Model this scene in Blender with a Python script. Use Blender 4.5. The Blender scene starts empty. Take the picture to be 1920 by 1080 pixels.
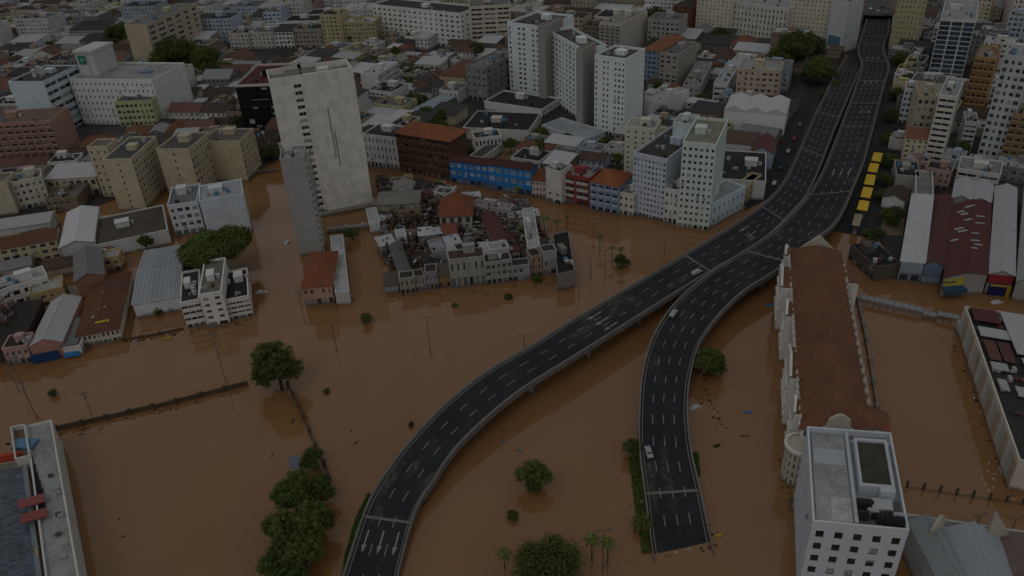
import bpy, math, random
from mathutils import Vector, Matrix
R = math.radians
random.seed(7)
sc = bpy.context.scene
# ------------------------------------------------------------------ camera
CAMZ, FPX, PITCH = 158.0, 1480.0, R(31.5)
ROLL = math.atan2(130, 2410)
fw = Vector((0, math.cos(PITCH), -math.sin(PITCH)))
r0 = Vector((1, 0, 0)); u0 = r0.cross(fw)
rt = r0*math.cos(ROLL) - u0*math.sin(ROLL)
up = r0*math.sin(ROLL) + u0*math.cos(ROLL)
CAM = Vector((0, 0, CAMZ))
cd = bpy.data.cameras.new('camera'); co = bpy.data.objects.new('camera', cd)
sc.collection.objects.link(co); sc.camera = co
cd.sensor_width = 36; cd.lens = FPX/1920*36; cd.clip_start = 1; cd.clip_end = 9000
co.matrix_world = Matrix((( rt.x, up.x, -fw.x, 0), (rt.y, up.y, -fw.y, 0), (rt.z, up.z, -fw.z, CAMZ), (0, 0, 0, 1)))
# ------------------------------------------------------------------ sky, sun, exposure
w = bpy.data.worlds.new('World'); sc.world = w; w.use_nodes = True
wn = w.node_tree.nodes; wl = w.node_tree.links
for n in list(wn): wn.remove(n)
sky = wn.new('ShaderNodeTexSky'); sky.sky_type = 'NISHITA'; sky.sun_disc = False
SUN_EL, SUN_AZ = R(52), R(205)
sky.sun_elevation = SUN_EL; sky.sun_rotation = SUN_AZ; sky.dust_density = 4; sky.air_density = 1.0
hs = wn.new('ShaderNodeHueSaturation'); hs.inputs['Saturation'].default_value = 0.22   # overcast: greyed sky
# a closed cloud deck over it: even grey with soft broad variation, the same all round
wtc = wn.new('ShaderNodeTexCoord'); wno = wn.new('ShaderNodeTexNoise'); wno.inputs['Scale'].default_value = 2.2; wno.inputs['Detail'].default_value = 5
wrp = wn.new('ShaderNodeValToRGB'); wrp.color_ramp.elements[0].position = .3; wrp.color_ramp.elements[1].position = .7
wrp.color_ramp.elements[0].color = (.62, .66, .71, 1); wrp.color_ramp.elements[1].color = (.98, 1, 1.0, 1)
wsc = wn.new('ShaderNodeVectorMath'); wsc.operation = 'SCALE'; wsc.inputs['Scale'].default_value = 6.0
wmx = wn.new('ShaderNodeMix'); wmx.data_type = 'RGBA'; wmx.inputs[0].default_value = .86
bg = wn.new('ShaderNodeBackground'); bg.inputs['Strength'].default_value = 0.15
ow = wn.new('ShaderNodeOutputWorld')
wl.new(wtc.outputs['Generated'], wno.inputs['Vector']); wl.new(wno.outputs[0], wrp.inputs[0]); wl.new(wrp.outputs[0], wsc.inputs[0])
wl.new(sky.outputs[0], hs.inputs['Color']); wl.new(hs.outputs[0], wmx.inputs[6]); wl.new(wsc.outputs[0], wmx.inputs[7]); wl.new(wmx.outputs[2], bg.inputs[0]); wl.new(bg.outputs[0], ow.inputs[0])
sl = bpy.data.lights.new('sun', 'SUN'); sl.energy = .6; sl.angle = R(20); sl.color = (1, .98, .95)
so = bpy.data.objects.new('sun', sl); sc.collection.objects.link(so)
sd = Vector((math.sin(SUN_AZ)*math.cos(SUN_EL), math.cos(SUN_AZ)*math.cos(SUN_EL), math.sin(SUN_EL)))
so.rotation_euler = sd.to_track_quat('Z', 'Y').to_euler()
vs = sc.view_settings; vs.view_transform = 'Standard'; vs.look = 'None'; vs.gamma = 1; vs.use_curve_mapping = False
vs.exposure = -1.75
sc.render.resolution_x = 1024; sc.render.resolution_y = 576
# ------------------------------------------------------------------ picture point -> place
def ray(px, py): return fw*FPX + rt*(px-960) - up*(py-540)
def at(px, py, z=0.0):
    d = ray(px, py); return CAM + d*((z-CAMZ)/d.z)
def hgt(top, base):          # height of a point above its base on the water/ground
    P = at(*base); d = ray(*top); rho = math.hypot(P.x, P.y)
    return CAMZ + d.z*rho/math.hypot(d.x, d.y)
def proj(P):
    v = P-CAM; k = v.dot(fw); return 960+FPX*v.dot(rt)/k, 540-FPX*v.dot(up)/k
# ------------------------------------------------------------------ materials
def _nodes(name):
    m = bpy.data.materials.new(name); m.use_nodes = True; t = m.node_tree
    b = t.nodes['Principled BSDF']; return m, t, b
def ramp(t, a, b, p0=.35, p1=.65):
    r = t.nodes.new('ShaderNodeValToRGB'); e = r.color_ramp.elements
    e[0].position = p0; e[1].position = p1; e[0].color = (*a, 1); e[1].color = (*b, 1); return r
def noise(t, scale, co, detail=3, rough=.55):
    n = t.nodes.new('ShaderNodeTexNoise'); n.inputs['Scale'].default_value = scale
    n.inputs['Detail'].default_value = detail; n.inputs['Roughness'].default_value = rough
    if co is not None: t.links.new(co, n.inputs['Vector'])
    return n
def mapping(t, co, scale):
    m = t.nodes.new('ShaderNodeMapping'); m.inputs['Scale'].default_value = scale
    t.links.new(co, m.inputs['Vector']); return m.outputs[0]
def mix(t, fac, a, b, mode='MIX'):
    n = t.nodes.new('ShaderNodeMix'); n.data_type = 'RGBA'; n.blend_type = mode
    for s, v in ((n.inputs[0], fac), (n.inputs[6], a), (n.inputs[7], b)):
        if hasattr(v, 'links') or hasattr(v, 'is_linked'): t.links.new(v, s)
        else: s.default_value = v if isinstance(v, (int, float)) else (*v, 1)
    return n.outputs[2]
def sc3(c, k): return tuple(min(1, x*k) for x in c)
MC = {}
def M(kind, col=(.5, .5, .5), rough=.85, amt=1.0):
    key = (kind, tuple(round(x, 2) for x in col), rough, amt)
    if key in MC: return MC[key]
    m, t, b = _nodes(kind); L = t.links; N = t.nodes
    b.inputs['Roughness'].default_value = rough
    b.inputs['Specular IOR Level'].default_value = .25
    tc = N.new('ShaderNodeTexCoord'); oc = tc.outputs['Object']; uv = tc.outputs['UV']
    oi = N.new('ShaderNodeObjectInfo')
    if kind == 'plain':
        n = noise(t, 1.2, oc, 3); r = ramp(t, sc3(col, .86), sc3(col, 1.08)); L.new(n.outputs[0], r.inputs[0]); c = r.outputs[0]
    elif kind in ('wall', 'rwall'):
        n = noise(t, .22, oc, 5, .65); r = ramp(t, sc3(col, 1-.16*amt), sc3(col, 1.04), .3, .6); L.new(n.outputs[0], r.inputs[0])
        st = noise(t, 1.0, mapping(t, oc, (.8, .8, .10)), 5, .75)
        rs = ramp(t, (0, 0, 0), (1, 1, 1), .52, .78); L.new(st.outputs[0], rs.inputs[0])
        mm = N.new('ShaderNodeMath'); mm.operation = 'MULTIPLY'; mm.inputs[1].default_value = (.28 if amt < 1.4 else .42)*amt; L.new(rs.outputs[0], mm.inputs[0])
        c = mix(t, mm.outputs[0], r.outputs[0], tuple(x*.42+.01 for x in col))
        n2 = noise(t, .35 if amt < 1.4 else .8, oc, 9, .82); r2 = ramp(t, (0, 0, 0), (1, 1, 1), .54, .68); L.new(n2.outputs[0], r2.inputs[0])
        m2 = N.new('ShaderNodeMath'); m2.operation = 'MULTIPLY'; m2.inputs[1].default_value = .3*amt; L.new(r2.outputs[0], m2.inputs[0])
        c = mix(t, m2.outputs[0], c, tuple(x*.5 for x in col))
        if kind == 'wall':      # silt left by the water up to an uneven line
            sx = N.new('ShaderNodeSeparateXYZ'); L.new(oc, sx.inputs[0]); nm = noise(t, .5, oc, 4)
            ma = N.new('ShaderNodeMath'); ma.operation = 'MULTIPLY_ADD'; ma.inputs[1].default_value = -2.2; L.new(nm.outputs[0], ma.inputs[0]); L.new(sx.outputs[2], ma.inputs[2])
            mr = N.new('ShaderNodeMapRange'); mr.inputs[1].default_value = -.6; mr.inputs[2].default_value = .5; mr.inputs[3].default_value = .8; mr.inputs[4].default_value = 0; L.new(ma.outputs[0], mr.inputs[0])
            c = mix(t, mr.outputs[0], c, (.13, .075, .04))
    elif kind == 'flat':        # flat roof: patched membrane, ponding stains
        n = noise(t, .16, oc, 6, .7); r = ramp(t, sc3(col, .55), sc3(col, 1.1), .35, .62); L.new(n.outputs[0], r.inputs[0])
        n2 = noise(t, 1.1, oc, 5, .7); r2 = ramp(t, sc3(col, .5), sc3(col, 1.15), .4, .7); L.new(n2.outputs[0], r2.inputs[0])
        c = mix(t, .4, r.outputs[0], r2.outputs[0])
    elif kind == 'tile':        # clay tiles: rows down the slope, blotches of grime and lichen
        n = noise(t, 1.0, mapping(t, uv, (.9, .16, 1)), 5, .7); r = ramp(t, sc3(col, .55), sc3(col, 1.2), .3, .7); L.new(n.outputs[0], r.inputs[0])
        n2 = noise(t, .09, oc, 8, .75); r2 = ramp(t, (0, 0, 0), (1, 1, 1), .40, .62); L.new(n2.outputs[0], r2.inputs[0])
        mm = N.new('ShaderNodeMath'); mm.operation = 'MULTIPLY'; mm.inputs[1].default_value = .85*amt; L.new(r2.outputs[0], mm.inputs[0])
        c = mix(t, mm.outputs[0], r.outputs[0], tuple(.34*x+.028 for x in col))
        wv = N.new('ShaderNodeTexWave'); wv.inputs['Scale'].default_value = .9; wv.inputs['Distortion'].default_value = .6
        L.new(uv, wv.inputs['Vector'])
        c = mix(t, .3, c, mix(t, wv.outputs[0], sc3(col, .45), sc3(col, 1.1)))
    elif kind == 'metal':       # corrugated sheet: ribs, sheet laps, rust
        wv = N.new('ShaderNodeTexWave'); wv.inputs['Scale'].default_value = .55; L.new(uv, wv.inputs['Vector'])
        r = ramp(t, sc3(col, .78), sc3(col, 1.05), .2, .8); L.new(wv.outputs[0], r.inputs[0])
        n = noise(t, 1.0, mapping(t, uv, (.5, .09, 1)), 5, .7); r2 = ramp(t, (0, 0, 0), (1, 1, 1), .52, .75); L.new(n.outputs[0], r2.inputs[0])
        mm = N.new('ShaderNodeMath'); mm.operation = 'MULTIPLY'; mm.inputs[1].default_value = .6*amt; L.new(r2.outputs[0], mm.inputs[0])
        c = mix(t, mm.outputs[0], r.outputs[0], (col[0]*.42+.03, col[1]*.36+.015, col[2]*.32))
        b.inputs['Specular IOR Level'].default_value = .4
    elif kind == 'asphalt':
        n = noise(t, .05, oc, 6, .65); r = ramp(t, sc3(col, .8), sc3(col, 1.25), .35, .65); L.new(n.outputs[0], r.inputs[0])
        n2 = noise(t, .11, mapping(t, oc, (1, .6, 1)), 7, .8); r2 = ramp(t, (0, 0, 0), (1, 1, 1), .5, .74); L.new(n2.outputs[0], r2.inputs[0])
        mm = N.new('ShaderNodeMath'); mm.operation = 'MULTIPLY'; mm.inputs[1].default_value = .5*amt; L.new(r2.outputs[0], mm.inputs[0])
        c = mix(t, mm.outputs[0], r.outputs[0], sc3(col, 2.2))
    elif kind == 'leaf':
        at_ = N.new('ShaderNodeAttribute'); at_.attribute_name = 'tone'
        r = ramp(t, sc3(col, .55), sc3(col, 1.55), 0, 1); L.new(at_.outputs['Fac'], r.inputs[0])
        c = mix(t, oi.outputs['Random'], r.outputs[0], (col[0]*1.25, col[1]*.95, col[2]*.8)) if amt else r.outputs[0]
        mm = N.new('ShaderNodeMath'); mm.operation = 'MULTIPLY'; mm.inputs[1].default_value = .35
        L.new(oi.outputs['Random'], mm.inputs[0]); c.node.inputs[0].default_value = .3
        if amt: L.new(mm.outputs[0], c.node.inputs[0])
    elif kind == 'glass':
        r = ramp(t, sc3(col, .6), sc3(col, 2.0), 0, 1); L.new(oi.outputs['Random'], r.inputs[0]); c = r.outputs[0]
        b.inputs['Specular IOR Level'].default_value = .5
    elif kind == 'mixwin':      # painted shutters and blinds, each its own shade
        r = ramp(t, sc3(col, .45), sc3(col, 1.05), 0, 1); L.new(oi.outputs['Random'], r.inputs[0]); c = r.outputs[0]
    elif kind == 'water':
        b.inputs['Specular IOR Level'].default_value = .5; b.inputs['IOR'].default_value = 1.52
        n = noise(t, .006, oc, 6, .6); r = ramp(t, (.226, .108, .039), (.272, .138, .058), .33, .67); L.new(n.outputs[0], r.inputs[0])
        n2 = noise(t, .03, mapping(t, oc, (1, .35, 1)), 7, .65); n2.inputs['Distortion'].default_value = 1.6; r2 = ramp(t, (.214, .100, .035), (.285, .145, .063), .3, .7); L.new(n2.outputs[0], r2.inputs[0])
        c = mix(t, .4, r.outputs[0], r2.outputs[0])
        n3 = noise(t, .9, oc, 3); n4 = noise(t, .12, oc, 4)
        ad = N.new('ShaderNodeMath'); ad.operation = 'MULTIPLY_ADD'; ad.inputs[1].default_value = 2.0
        L.new(n4.outputs[0], ad.inputs[0]); L.new(n3.outputs[0], ad.inputs[2])
        bp = N.new('ShaderNodeBump'); bp.inputs['Strength'].default_value = .04; bp.inputs['Distance'].default_value = .06
        L.new(ad.outputs[0], bp.inputs['Height']); L.new(bp.outputs[0], b.inputs['Normal'])
        n5 = noise(t, .02, oc, 4); r5 = ramp(t, (.03, .03, .03), (.09, .09, .09)); L.new(n5.outputs[0], r5.inputs[0]); L.new(r5.outputs[0], b.inputs['Roughness'])
    elif kind == 'dust':
        n = noise(t, .35, oc, 6, .75); r = ramp(t, (0, 0, 0), (1, 1, 1), .42, .75); L.new(n.outputs[0], r.inputs[0])
        gr = N.new('ShaderNodeTexGradient'); gr.gradient_type = 'SPHERICAL'; mp = N.new('ShaderNodeMapping'); mp.inputs['Location'].default_value = (-1, -1, 0); mp.inputs['Scale'].default_value = (2, 2, 1); L.new(uv, mp.inputs[0]); L.new(mp.outputs[0], gr.inputs[0])
        mm = N.new('ShaderNodeMath'); mm.operation = 'MULTIPLY'; L.new(r.outputs[0], mm.inputs[0]); L.new(gr.outputs[0], mm.inputs[1])
        L.new(mm.outputs[0], b.inputs['Alpha']); c = mix(t, .0, col, col)
    else:
        raise ValueError(kind)
    L.new(c, b.inputs['Base Color'])
    MC[key] = m; return m
WHITE = (.56, .56, .54); CREAM = (.50, .43, .31); BEIGE = (.40, .34, .27); GREY = (.30, .30, .29); PINK = (.42, .28, .24)
DGREY = (.13, .13, .13); BLACK = (.03, .03, .033); ORANGE = (.33, .105, .04); RUST = (.16, .06, .035); MAROON = (.10, .032, .028)
LBLUE = (.40, .46, .52); TAN = (.36, .29, .20)
# ------------------------------------------------------------------ mesh building
col = sc.collection
class MB:
    def __init__(s): s.v = []; s.f = []; s.uv = []; s.mi = []
    def face(s, pts, m=0, uv=None):
        i = len(s.v); s.v += [tuple(p) for p in pts]; s.f.append(tuple(range(i, i+len(pts)))); s.mi.append(m)
        if uv is None:
            a, b_ = Vector(pts[0]), Vector(pts[1]); e = (b_-a)
            e = e.normalized() if e.length > 1e-6 else Vector((1, 0, 0))
            n = e.cross(Vector(pts[2])-a); n = n.normalized() if n.length > 1e-9 else Vector((0, 0, 1))
            g = n.cross(e); uv = [((Vector(p)-a).dot(e), (Vector(p)-a).dot(g)) for p in pts]
        s.uv += list(uv)
    def prism(s, pts, z0, z1, m=0, top=True, bot=False, mt=None):   # pts CCW from above
        n = len(pts)
        for i in range(n):
            a, b_ = pts[i], pts[(i+1) % n]
            s.face([(a[0], a[1], z0), (b_[0], b_[1], z0), (b_[0], b_[1], z1), (a[0], a[1], z1)], m)
        if top: s.face([(p[0], p[1], z1) for p in pts], m if mt is None else mt)
        if bot: s.face([(p[0], p[1], z0) for p in reversed(pts)], m)
    def box(s, x0, x1, y0, y1, z0, z1, m=0, bot=True): s.prism([(x0, y0), (x1, y0), (x1, y1), (x0, y1)], z0, z1, m, True, bot)
    def tube(s, p, q, r1, r2, n=7, m=0, cap=True):
        p, q = Vector(p), Vector(q); d = (q-p).normalized(); a = d.orthogonal().normalized(); b_ = d.cross(a)
        P = [p+(a*math.cos(k*6.2832/n)+b_*math.sin(k*6.2832/n))*r1 for k in range(n)]
        Q = [q+(a*math.cos(k*6.2832/n)+b_*math.sin(k*6.2832/n))*r2 for k in range(n)]
        for k in range(n): s.face([P[k], P[(k+1) % n], Q[(k+1) % n], Q[k]], m)
        if cap: s.face(Q, m); s.face(list(reversed(P)), m)
    def mesh(s, name, mats):
        me = bpy.data.meshes.new(name); me.from_pydata(s.v, [], s.f)
        ul = me.uv_layers.new(name='UVMap'); ul.data.foreach_set('uv', [c for u in s.uv for c in u])
        for m in (mats if isinstance(mats, (list, tuple)) else [mats]): me.materials.append(m)
        me.polygons.foreach_set('material_index', s.mi); me.update(); return me
    def build(s, name, mats, parent=None, loc=None):
        return link(name, s.mesh(name, mats), parent, loc)
def link(name, data, parent=None, loc=None):
    o = bpy.data.objects.new(name, data); col.objects.link(o)
    if parent is not None: o.parent = parent
    if loc is not None: o.location = loc
    return o
def tag(o, label, cat, group=None):
    o['label'] = label; o['category'] = cat
    if group: o['group'] = group
    return o
def struct(o): o['kind'] = 'structure'; return o
def empty(name, loc, rz=0):
    o = link(name, None, None, loc); o.rotation_euler.z = rz; o.empty_display_size = .5; return o
def inst(name, me, m, parent, loc, rz=0, scale=(1, 1, 1)):
    o = link(name, me, parent, loc); o.rotation_euler.z = rz; o.scale = scale
    if m is not None: o.material_slots[0].link = 'OBJECT'; o.material_slots[0].material = m
    return o
PL = M('plain')
_b = MB(); _b.box(-.5, .5, -.5, .5, 0, 1); UBOX = _b.mesh('box', PL)
_b = MB()                                                       # box with a lipped lid and a door panel: stair head / lift house
_b.box(-.5, .5, -.5, .5, 0, .9); _b.box(-.54, .54, -.54, .54, .9, 1); _b.box(-.12, .12, -.53, -.5, 0, .7); STAIR = _b.mesh('stair_head', PL)
_b = MB(); n_ = 12                                              # water tank: drum with conical lid
_b.tube((0, 0, 0), (0, 0, .78), .5, .5, n_, 0, False); _b.tube((0, 0, .78), (0, 0, .84), .54, .54, n_); _b.tube((0, 0, .84), (0, 0, 1), .5, .12, n_); TANK = _b.mesh('water_tank', PL)
_b = MB(); _b.box(-.5, .5, -.35, .35, .1, 1); _b.tube((0, 0, 1), (0, 0, 1.06), .28, .28, 10); _b.box(-.45, -.3, -.35, .35, 0, .1); _b.box(.3, .45, -.35, .35, 0, .1); ACU = _b.mesh('air_conditioner', PL)
def winmesh(cols, sill, shade):
    b = MB(); f = .07
    b.face([(-.5, 0, -.5), (.5, 0, -.5), (.5, 0, .5), (-.5, 0, .5)], 1)
    def bar(x0, x1, z0, z1, y=-.05, m=0): b.face([(x0, y, z0), (x1, y, z0), (x1, y, z1), (x0, y, z1)], m)
    bar(-.5, -.5+f, -.5, .5); bar(.5-f, .5, -.5, .5); bar(-.5+f, .5-f, -.5, -.5+f); bar(-.5+f, .5-f, .5-f, .5)
    for k in range(1, cols): x = -.5+k/cols; bar(x-.025, x+.025, -.5+f, .5-f)
    if shade: bar(-.5+f, .5-f, .5-f-shade, .5-f, -.03, 2)
    return b
GL = M('glass', (.016, .018, .02), .12); GLB = M('glass', (.03, .045, .06), .1); SHUT = M('mixwin', (.45, .44, .41), .7)
def winset(frame, glass=GL):
    fm = M('plain', frame, .6); out = []
    for c, sh in ((2, 0), (2, .38), (1, 0), (2, 0), (2, .8), (3, 0)):
        out.append(winmesh(c, 0, sh).mesh('window', [fm, glass, SHUT]))
    return out
WS = {}
def wset(frame, glass=GL):
    k = (frame, glass.name)
    if k not in WS: WS[k] = winset(frame, glass)
    return WS[k]
# ------------------------------------------------------------------ facades
STY = {'p': (.46, .46, .22, 3.2), 'P': (.62, .52, .22, 3.4), 'b': (.93, .46, .3, 7.), 'l': (.78, .62, 1.0, 4.2), 's': (.4, .4, .22, 4.2),
       'c': (.34, .62, .25, 3.0), 't': (.30, .40, .2, 3.6), 'G': (.90, .86, .12, 4.5), 'a': (.5, .7, .3, 3.3), 'H': (.44, .56, .3, 5.)}
def facade(mb, root, P, Q, z0, z1, style, cols, rows, ws, cap, rail=None, ground=True, only=None, skip=.0, zlow=0, ac=.07):
    """wall of the thing from P to Q (local xy, outside to the right of P->Q) with real openings and a window set in each"""
    P = Vector(P[:2]); Q = Vector(Q[:2]); d = Q-P; Ln = d.length
    if Ln < .05: return 0
    d /= Ln; n = Vector((d.y, -d.x)); rz = math.atan2(n.x, -n.y)
    def pt(u, z, off=0): p = P+d*u-n*off; return (p.x, p.y, z)
    def quad(u0, u1, a, b_, off=0): 
        if u1-u0 > 1e-4 and b_-a > 1e-4: mb.face([pt(u0, a, off), pt(u1, a, off), pt(u1, b_, off), pt(u0, b_, off)], 0, [(u0, a), (u1, a), (u1, b_), (u0, b_)])
    if style == 'n' or cols < 1 or rows < 1:
        quad(0, Ln, z0, z1); return 0
    wf, hf, dep, _ = STY[style]; cw = Ln/cols; fh = (z1-z0-.5)/rows; cnt = 0; zc = z0
    cwf = [random.choice((.62, 1, 1, 1.22)) if style in 'pP' and cols > 3 else 1 for _ in range(cols)]
    acm = [M('plain', (.42, .42, .40)), M('plain', (.25, .25, .25))]
    for r in range(rows):
        g = (r == 0 and ground)
        wff, hff = (.74, .68) if g else (wf, hf)
        a = z0+fh*r+fh*(.06 if g else (1-hff)*.55); b_ = a+fh*hff
        quad(0, Ln, zc, a); zc = b_; ue = 0
        for c in range(cols):
            if only and c not in only and not g: continue
            if random.random() < skip or cnt >= cap: continue
            wfc = wff*(1 if g else cwf[c]); u0 = cw*c+cw*(1-wfc)/2; u1 = u0+cw*wfc
            quad(ue, u0, a, b_); ue = u1
            for pp in ((pt(u0, a), pt(u1, a), pt(u1, a, dep), pt(u0, a, dep)), (pt(u1, b_), pt(u0, b_), pt(u0, b_, dep), pt(u1, b_, dep)),
                       (pt(u0, a), pt(u0, a, dep), pt(u0, b_, dep), pt(u0, b_)), (pt(u1, a, dep), pt(u1, a), pt(u1, b_), pt(u1, b_, dep))): mb.face(pp)
            p = pt((u0+u1)/2, (a+b_)/2, dep)
            me = ws[0 if random.random() < .45 else random.randrange(len(ws))]
            if g: me = SHOPW[random.randrange(len(SHOPW))]
            if b_ > zlow: inst('shop_window' if g else 'window', me, None, root, p, rz, (u1-u0, 1, b_-a))
            cnt += 1
            if not g and style in 'pPtc' and ac and random.random() < ac:
                q = pt((u0+u1)/2+cw*random.choice((-.2, .2, 0)), a-.75, -.3); inst('air_conditioner', UBOX, random.choice(acm), root, q, rz, (.95, .55, .65))
            if style == 'l' and rail is not None and not g:
                q = pt((u0+u1)/2, a, -.25); inst('balcony', UBOX, rail, root, q, rz, (u1-u0+.3, 1.1, fh*.3))
        quad(ue, Ln, a, b_)
    quad(0, Ln, zc, z1)
    return cnt
SHOPW = [winmesh(3, 0, 0).mesh('shop_window', [M('plain', (.2, .2, .2)), M('glass', (.012, .012, .013), .2), SHUT]),
         winmesh(1, 0, .8).mesh('shop_window', [M('plain', (.2, .2, .2)), M('glass', (.012, .012, .013), .2), M('mixwin', (.25, .25, .24), .6)])]
# ------------------------------------------------------------------ occupancy
OCC = set(); CELL = 2.0
def inside(p, poly):
    x, y = p; c = False; n = len(poly); j = n-1
    for i in range(n):
        xi, yi = poly[i][0], poly[i][1]; xj, yj = poly[j][0], poly[j][1]
        if (yi > y) != (yj > y) and x < (xj-xi)*(y-yi)/(yj-yi)+xi: c = not c
        j = i
    return c
def cells(poly):
    xs = [p[0] for p in poly]; ys = [p[1] for p in poly]; out = []
    for i in range(int(min(xs)//CELL), int(max(xs)//CELL)+1):
        for j in range(int(min(ys)//CELL), int(max(ys)//CELL)+1):
            if inside((i*CELL+1, j*CELL+1), poly): out.append((i, j))
    return out
def block(poly): OCC.update(cells(poly))
# ------------------------------------------------------------------ buildings
def quadL(FL, NL, FR, h):        # far-left, near-left, far-right roof corners in the picture
    fl, nl, fr = at(*FL, h), at(*NL, h), at(*FR, h)
    P = [nl, nl+fr-fl, fr, fl]
    for p in P: p.z = 0
    return P
def quadpx(FL, FR, NR, h):       # far-left, far-right, near-right roof corners in the picture
    fl, fr, nr = at(*FL, h), at(*FR, h), at(*NR, h)
    P = [fl+nr-fr, nr, fr, fl]
    for p in P: p.z = 0
    return P
LAND = []                                   # (px, py, short phrase) landmarks for labels of infill houses
def rect(A, B, C, h, depth=None, para=False):
    a, b_, c = (at(*A, h), at(*B, h), at(*C, h)); a.z = b_.z = c.z = 0
    d = (b_-a).normalized(); n = Vector((-d.y, d.x, 0)); k = (c-b_).dot(n) if depth is None else depth
    k = max(k, 4.0)
    if para: return [a, b_, c, a+c-b_]
    return [a, b_, b_+n*k, a+n*k]
def _br(c):
    m = sum(c)/3; sat = max(c)-min(c)
    k = 1.36 if (m > .36 and sat < .16) else 1.1
    return tuple(min(.78, v*k) for v in c)
def bld(name, label, cat, A, B, C, h=None, base=None, wall=WHITE, roof='flat', rc=DGREY, fl=None, f='p', s='p', fc=None, scn=None, amt=1.0,
        frame=(.45, .45, .44), glass=None, par=.8, rise=None, ridge=None, clutter=1, shop=True, rail=None, cap=300, gnd=False, depth=None, land=None,
        only=None, sonly=None, over=.45, group=None, pts=None, z0=0.0, blk=True, rcut=None, tanks=None, parc=None, skip=0, ffl=None, para=False):
    if pts is None:
        if base is not None:
            top = {'A': A, 'B': B, 'C': C}[base[0]]; h = hgt(top, base[1:])
        if gnd: pts = rect(A, B, C, 0, depth)
        else: pts = rect(A, B, C, h, depth, para)
    wall = _br(wall); parc = _br(parc) if parc else None
    cen = sum(pts, Vector())/4; cen.z = 0
    root = empty(name, cen); tag(root, label, cat, group)
    L = [(p-cen) for p in pts]
    if blk: block([(p.x, p.y) for p in pts])
    fl = fl or max(1, round(h/3.25)); ws = wset(frame, glass or GL); mb = MB(); cnt = 0
    wm = M('wall', wall, .9, amt)
    lens = [(L[(i+1) % 4]-L[i]).length for i in range(4)]
    sty = [f, s, f if False else 'n', s]
    for i in range(4):
        P, Q = L[i], L[(i+1) % 4]; dd = (Q-P).normalized(); n = Vector((dd.y, -dd.x, 0))
        vis = n.dot((CAM-cen-(P+Q)/2).normalized()) > -.03
        st = sty[i] if vis else 'n'
        nf = fc if i in (0, 2) else scn
        if st != 'n': nf = nf or max(1, int(lens[i]/STY[st][3]+.5))
        rows = (ffl if (ffl and i == 0) else fl)
        cnt += facade(mb, root, P, Q, z0-(2 if z0 == 0 else 0) if False else z0, h, st, nf or 0, rows, ws, min(cap, 300)-cnt, rail, shop, only if i in (0, 2) else sonly, skip)
    # footing below the water line
    if z0 == 0: mb.prism([(p.x, p.y) for p in L], -2, 0, 0, False)
    rm = M({'flat': 'flat', 'gable': 'metal', 'gableB': 'metal', 'barrel': 'metal', 'hip': 'tile', 'tile': 'tile', 'tileB': 'tile', 'shed': 'metal', 'none': 'flat'}[roof], rc, .85)
    W = lens[0]; D = lens[1]; e = (L[1]-L[0]).normalized(); g = (L[3]-L[0]).normalized(); o0 = L[0]
    def uvp(u, v, z): q = o0+e*u+g*v; return Vector((q.x, q.y, z))
    rb = MB()
    if roof == 'flat':
        rb.face([uvp(0, 0, h), uvp(W, 0, h), uvp(W, D, h), uvp(0, D, h)])
        if par > 0:
            pb = MB(); t_ = min(.4, W*.1, D*.1); o_ = .05
            O = [uvp(-o_, -o_, 0), uvp(W+o_, -o_, 0), uvp(W+o_, D+o_, 0), uvp(-o_, D+o_, 0)]; I = [uvp(t_, t_, 0), uvp(W-t_, t_, 0), uvp(W-t_, D-t_, 0), uvp(t_, D-t_, 0)]
            for i in range(4):
                a, b_, c, d_ = O[i], O[(i+1) % 4], I[(i+1) % 4], I[i]
                def Z(p, z): return (p.x, p.y, z)
                pb.face([Z(a, h-.15), Z(b_, h-.15), Z(b_, h+par), Z(a, h+par)]); pb.face([Z(a, h+par), Z(b_, h+par), Z(c, h+par), Z(d_, h+par)])
                pb.face([Z(c, h+.003), Z(d_, h+.003), Z(d_, h+par), Z(c, h+par)]); pb.face([Z(b_, h-.15), Z(a, h-.15), Z(d_, h-.15), Z(c, h-.15)])
            pb.build('parapet', M('wall', parc or wall, .9, amt), root)
        if clutter and min(W, D) > 5:
            k = clutter
            if W*D > 60:
                sw, sdp = min(W*.32, 5.5), min(D*.32, 4.5); u = random.uniform(.3, .7)*W; v = random.uniform(.45, .72)*D
                inst('stair_head', STAIR, M('rwall', wall, .9, amt), root, uvp(u, v, h+.004), math.atan2(e.y, e.x), (sw, sdp, random.uniform(2.2, 3.4)))
                if random.random() < .6:
                    inst('water_tank', TANK, M('plain', random.choice([(.16, .26, .36), (.4, .4, .38), (.5, .5, .48)])), root, uvp(u, v, h+3.5 if False else h+.004)+Vector((0, 0, 0))+e*(sw*.5+1.2), 0, (1.6, 1.6, 1.7))
            for _ in range(int(random.uniform(1, 3.9)*k)):
                u = random.uniform(.12, .88)*W; v = random.uniform(.1, .4)*D
                inst('air_conditioner', ACU, M('plain', random.choice([(.45, .45, .43), (.3, .3, .3), (.06, .06, .06), (.03, .03, .03), (.16, .08, .05)])), root, uvp(u, v, h+.004), math.atan2(e.y, e.x)+random.choice([0, 1.57]), (random.uniform(1, 2.2), random.uniform(.9, 1.5), random.uniform(.8, 1.4)))
            if W*D > 120 and random.random() < .8 and tanks is None:
                for _ in range(random.randint(1, 3)):
                    inst('water_tank', TANK, M('plain', random.choice([(.12, .22, .34), (.42, .42, .4)])), root, uvp(random.uniform(.15, .85)*W, random.uniform(.15, .85)*D, h+.004), 0, (1.7, 1.7, 1.8))
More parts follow.
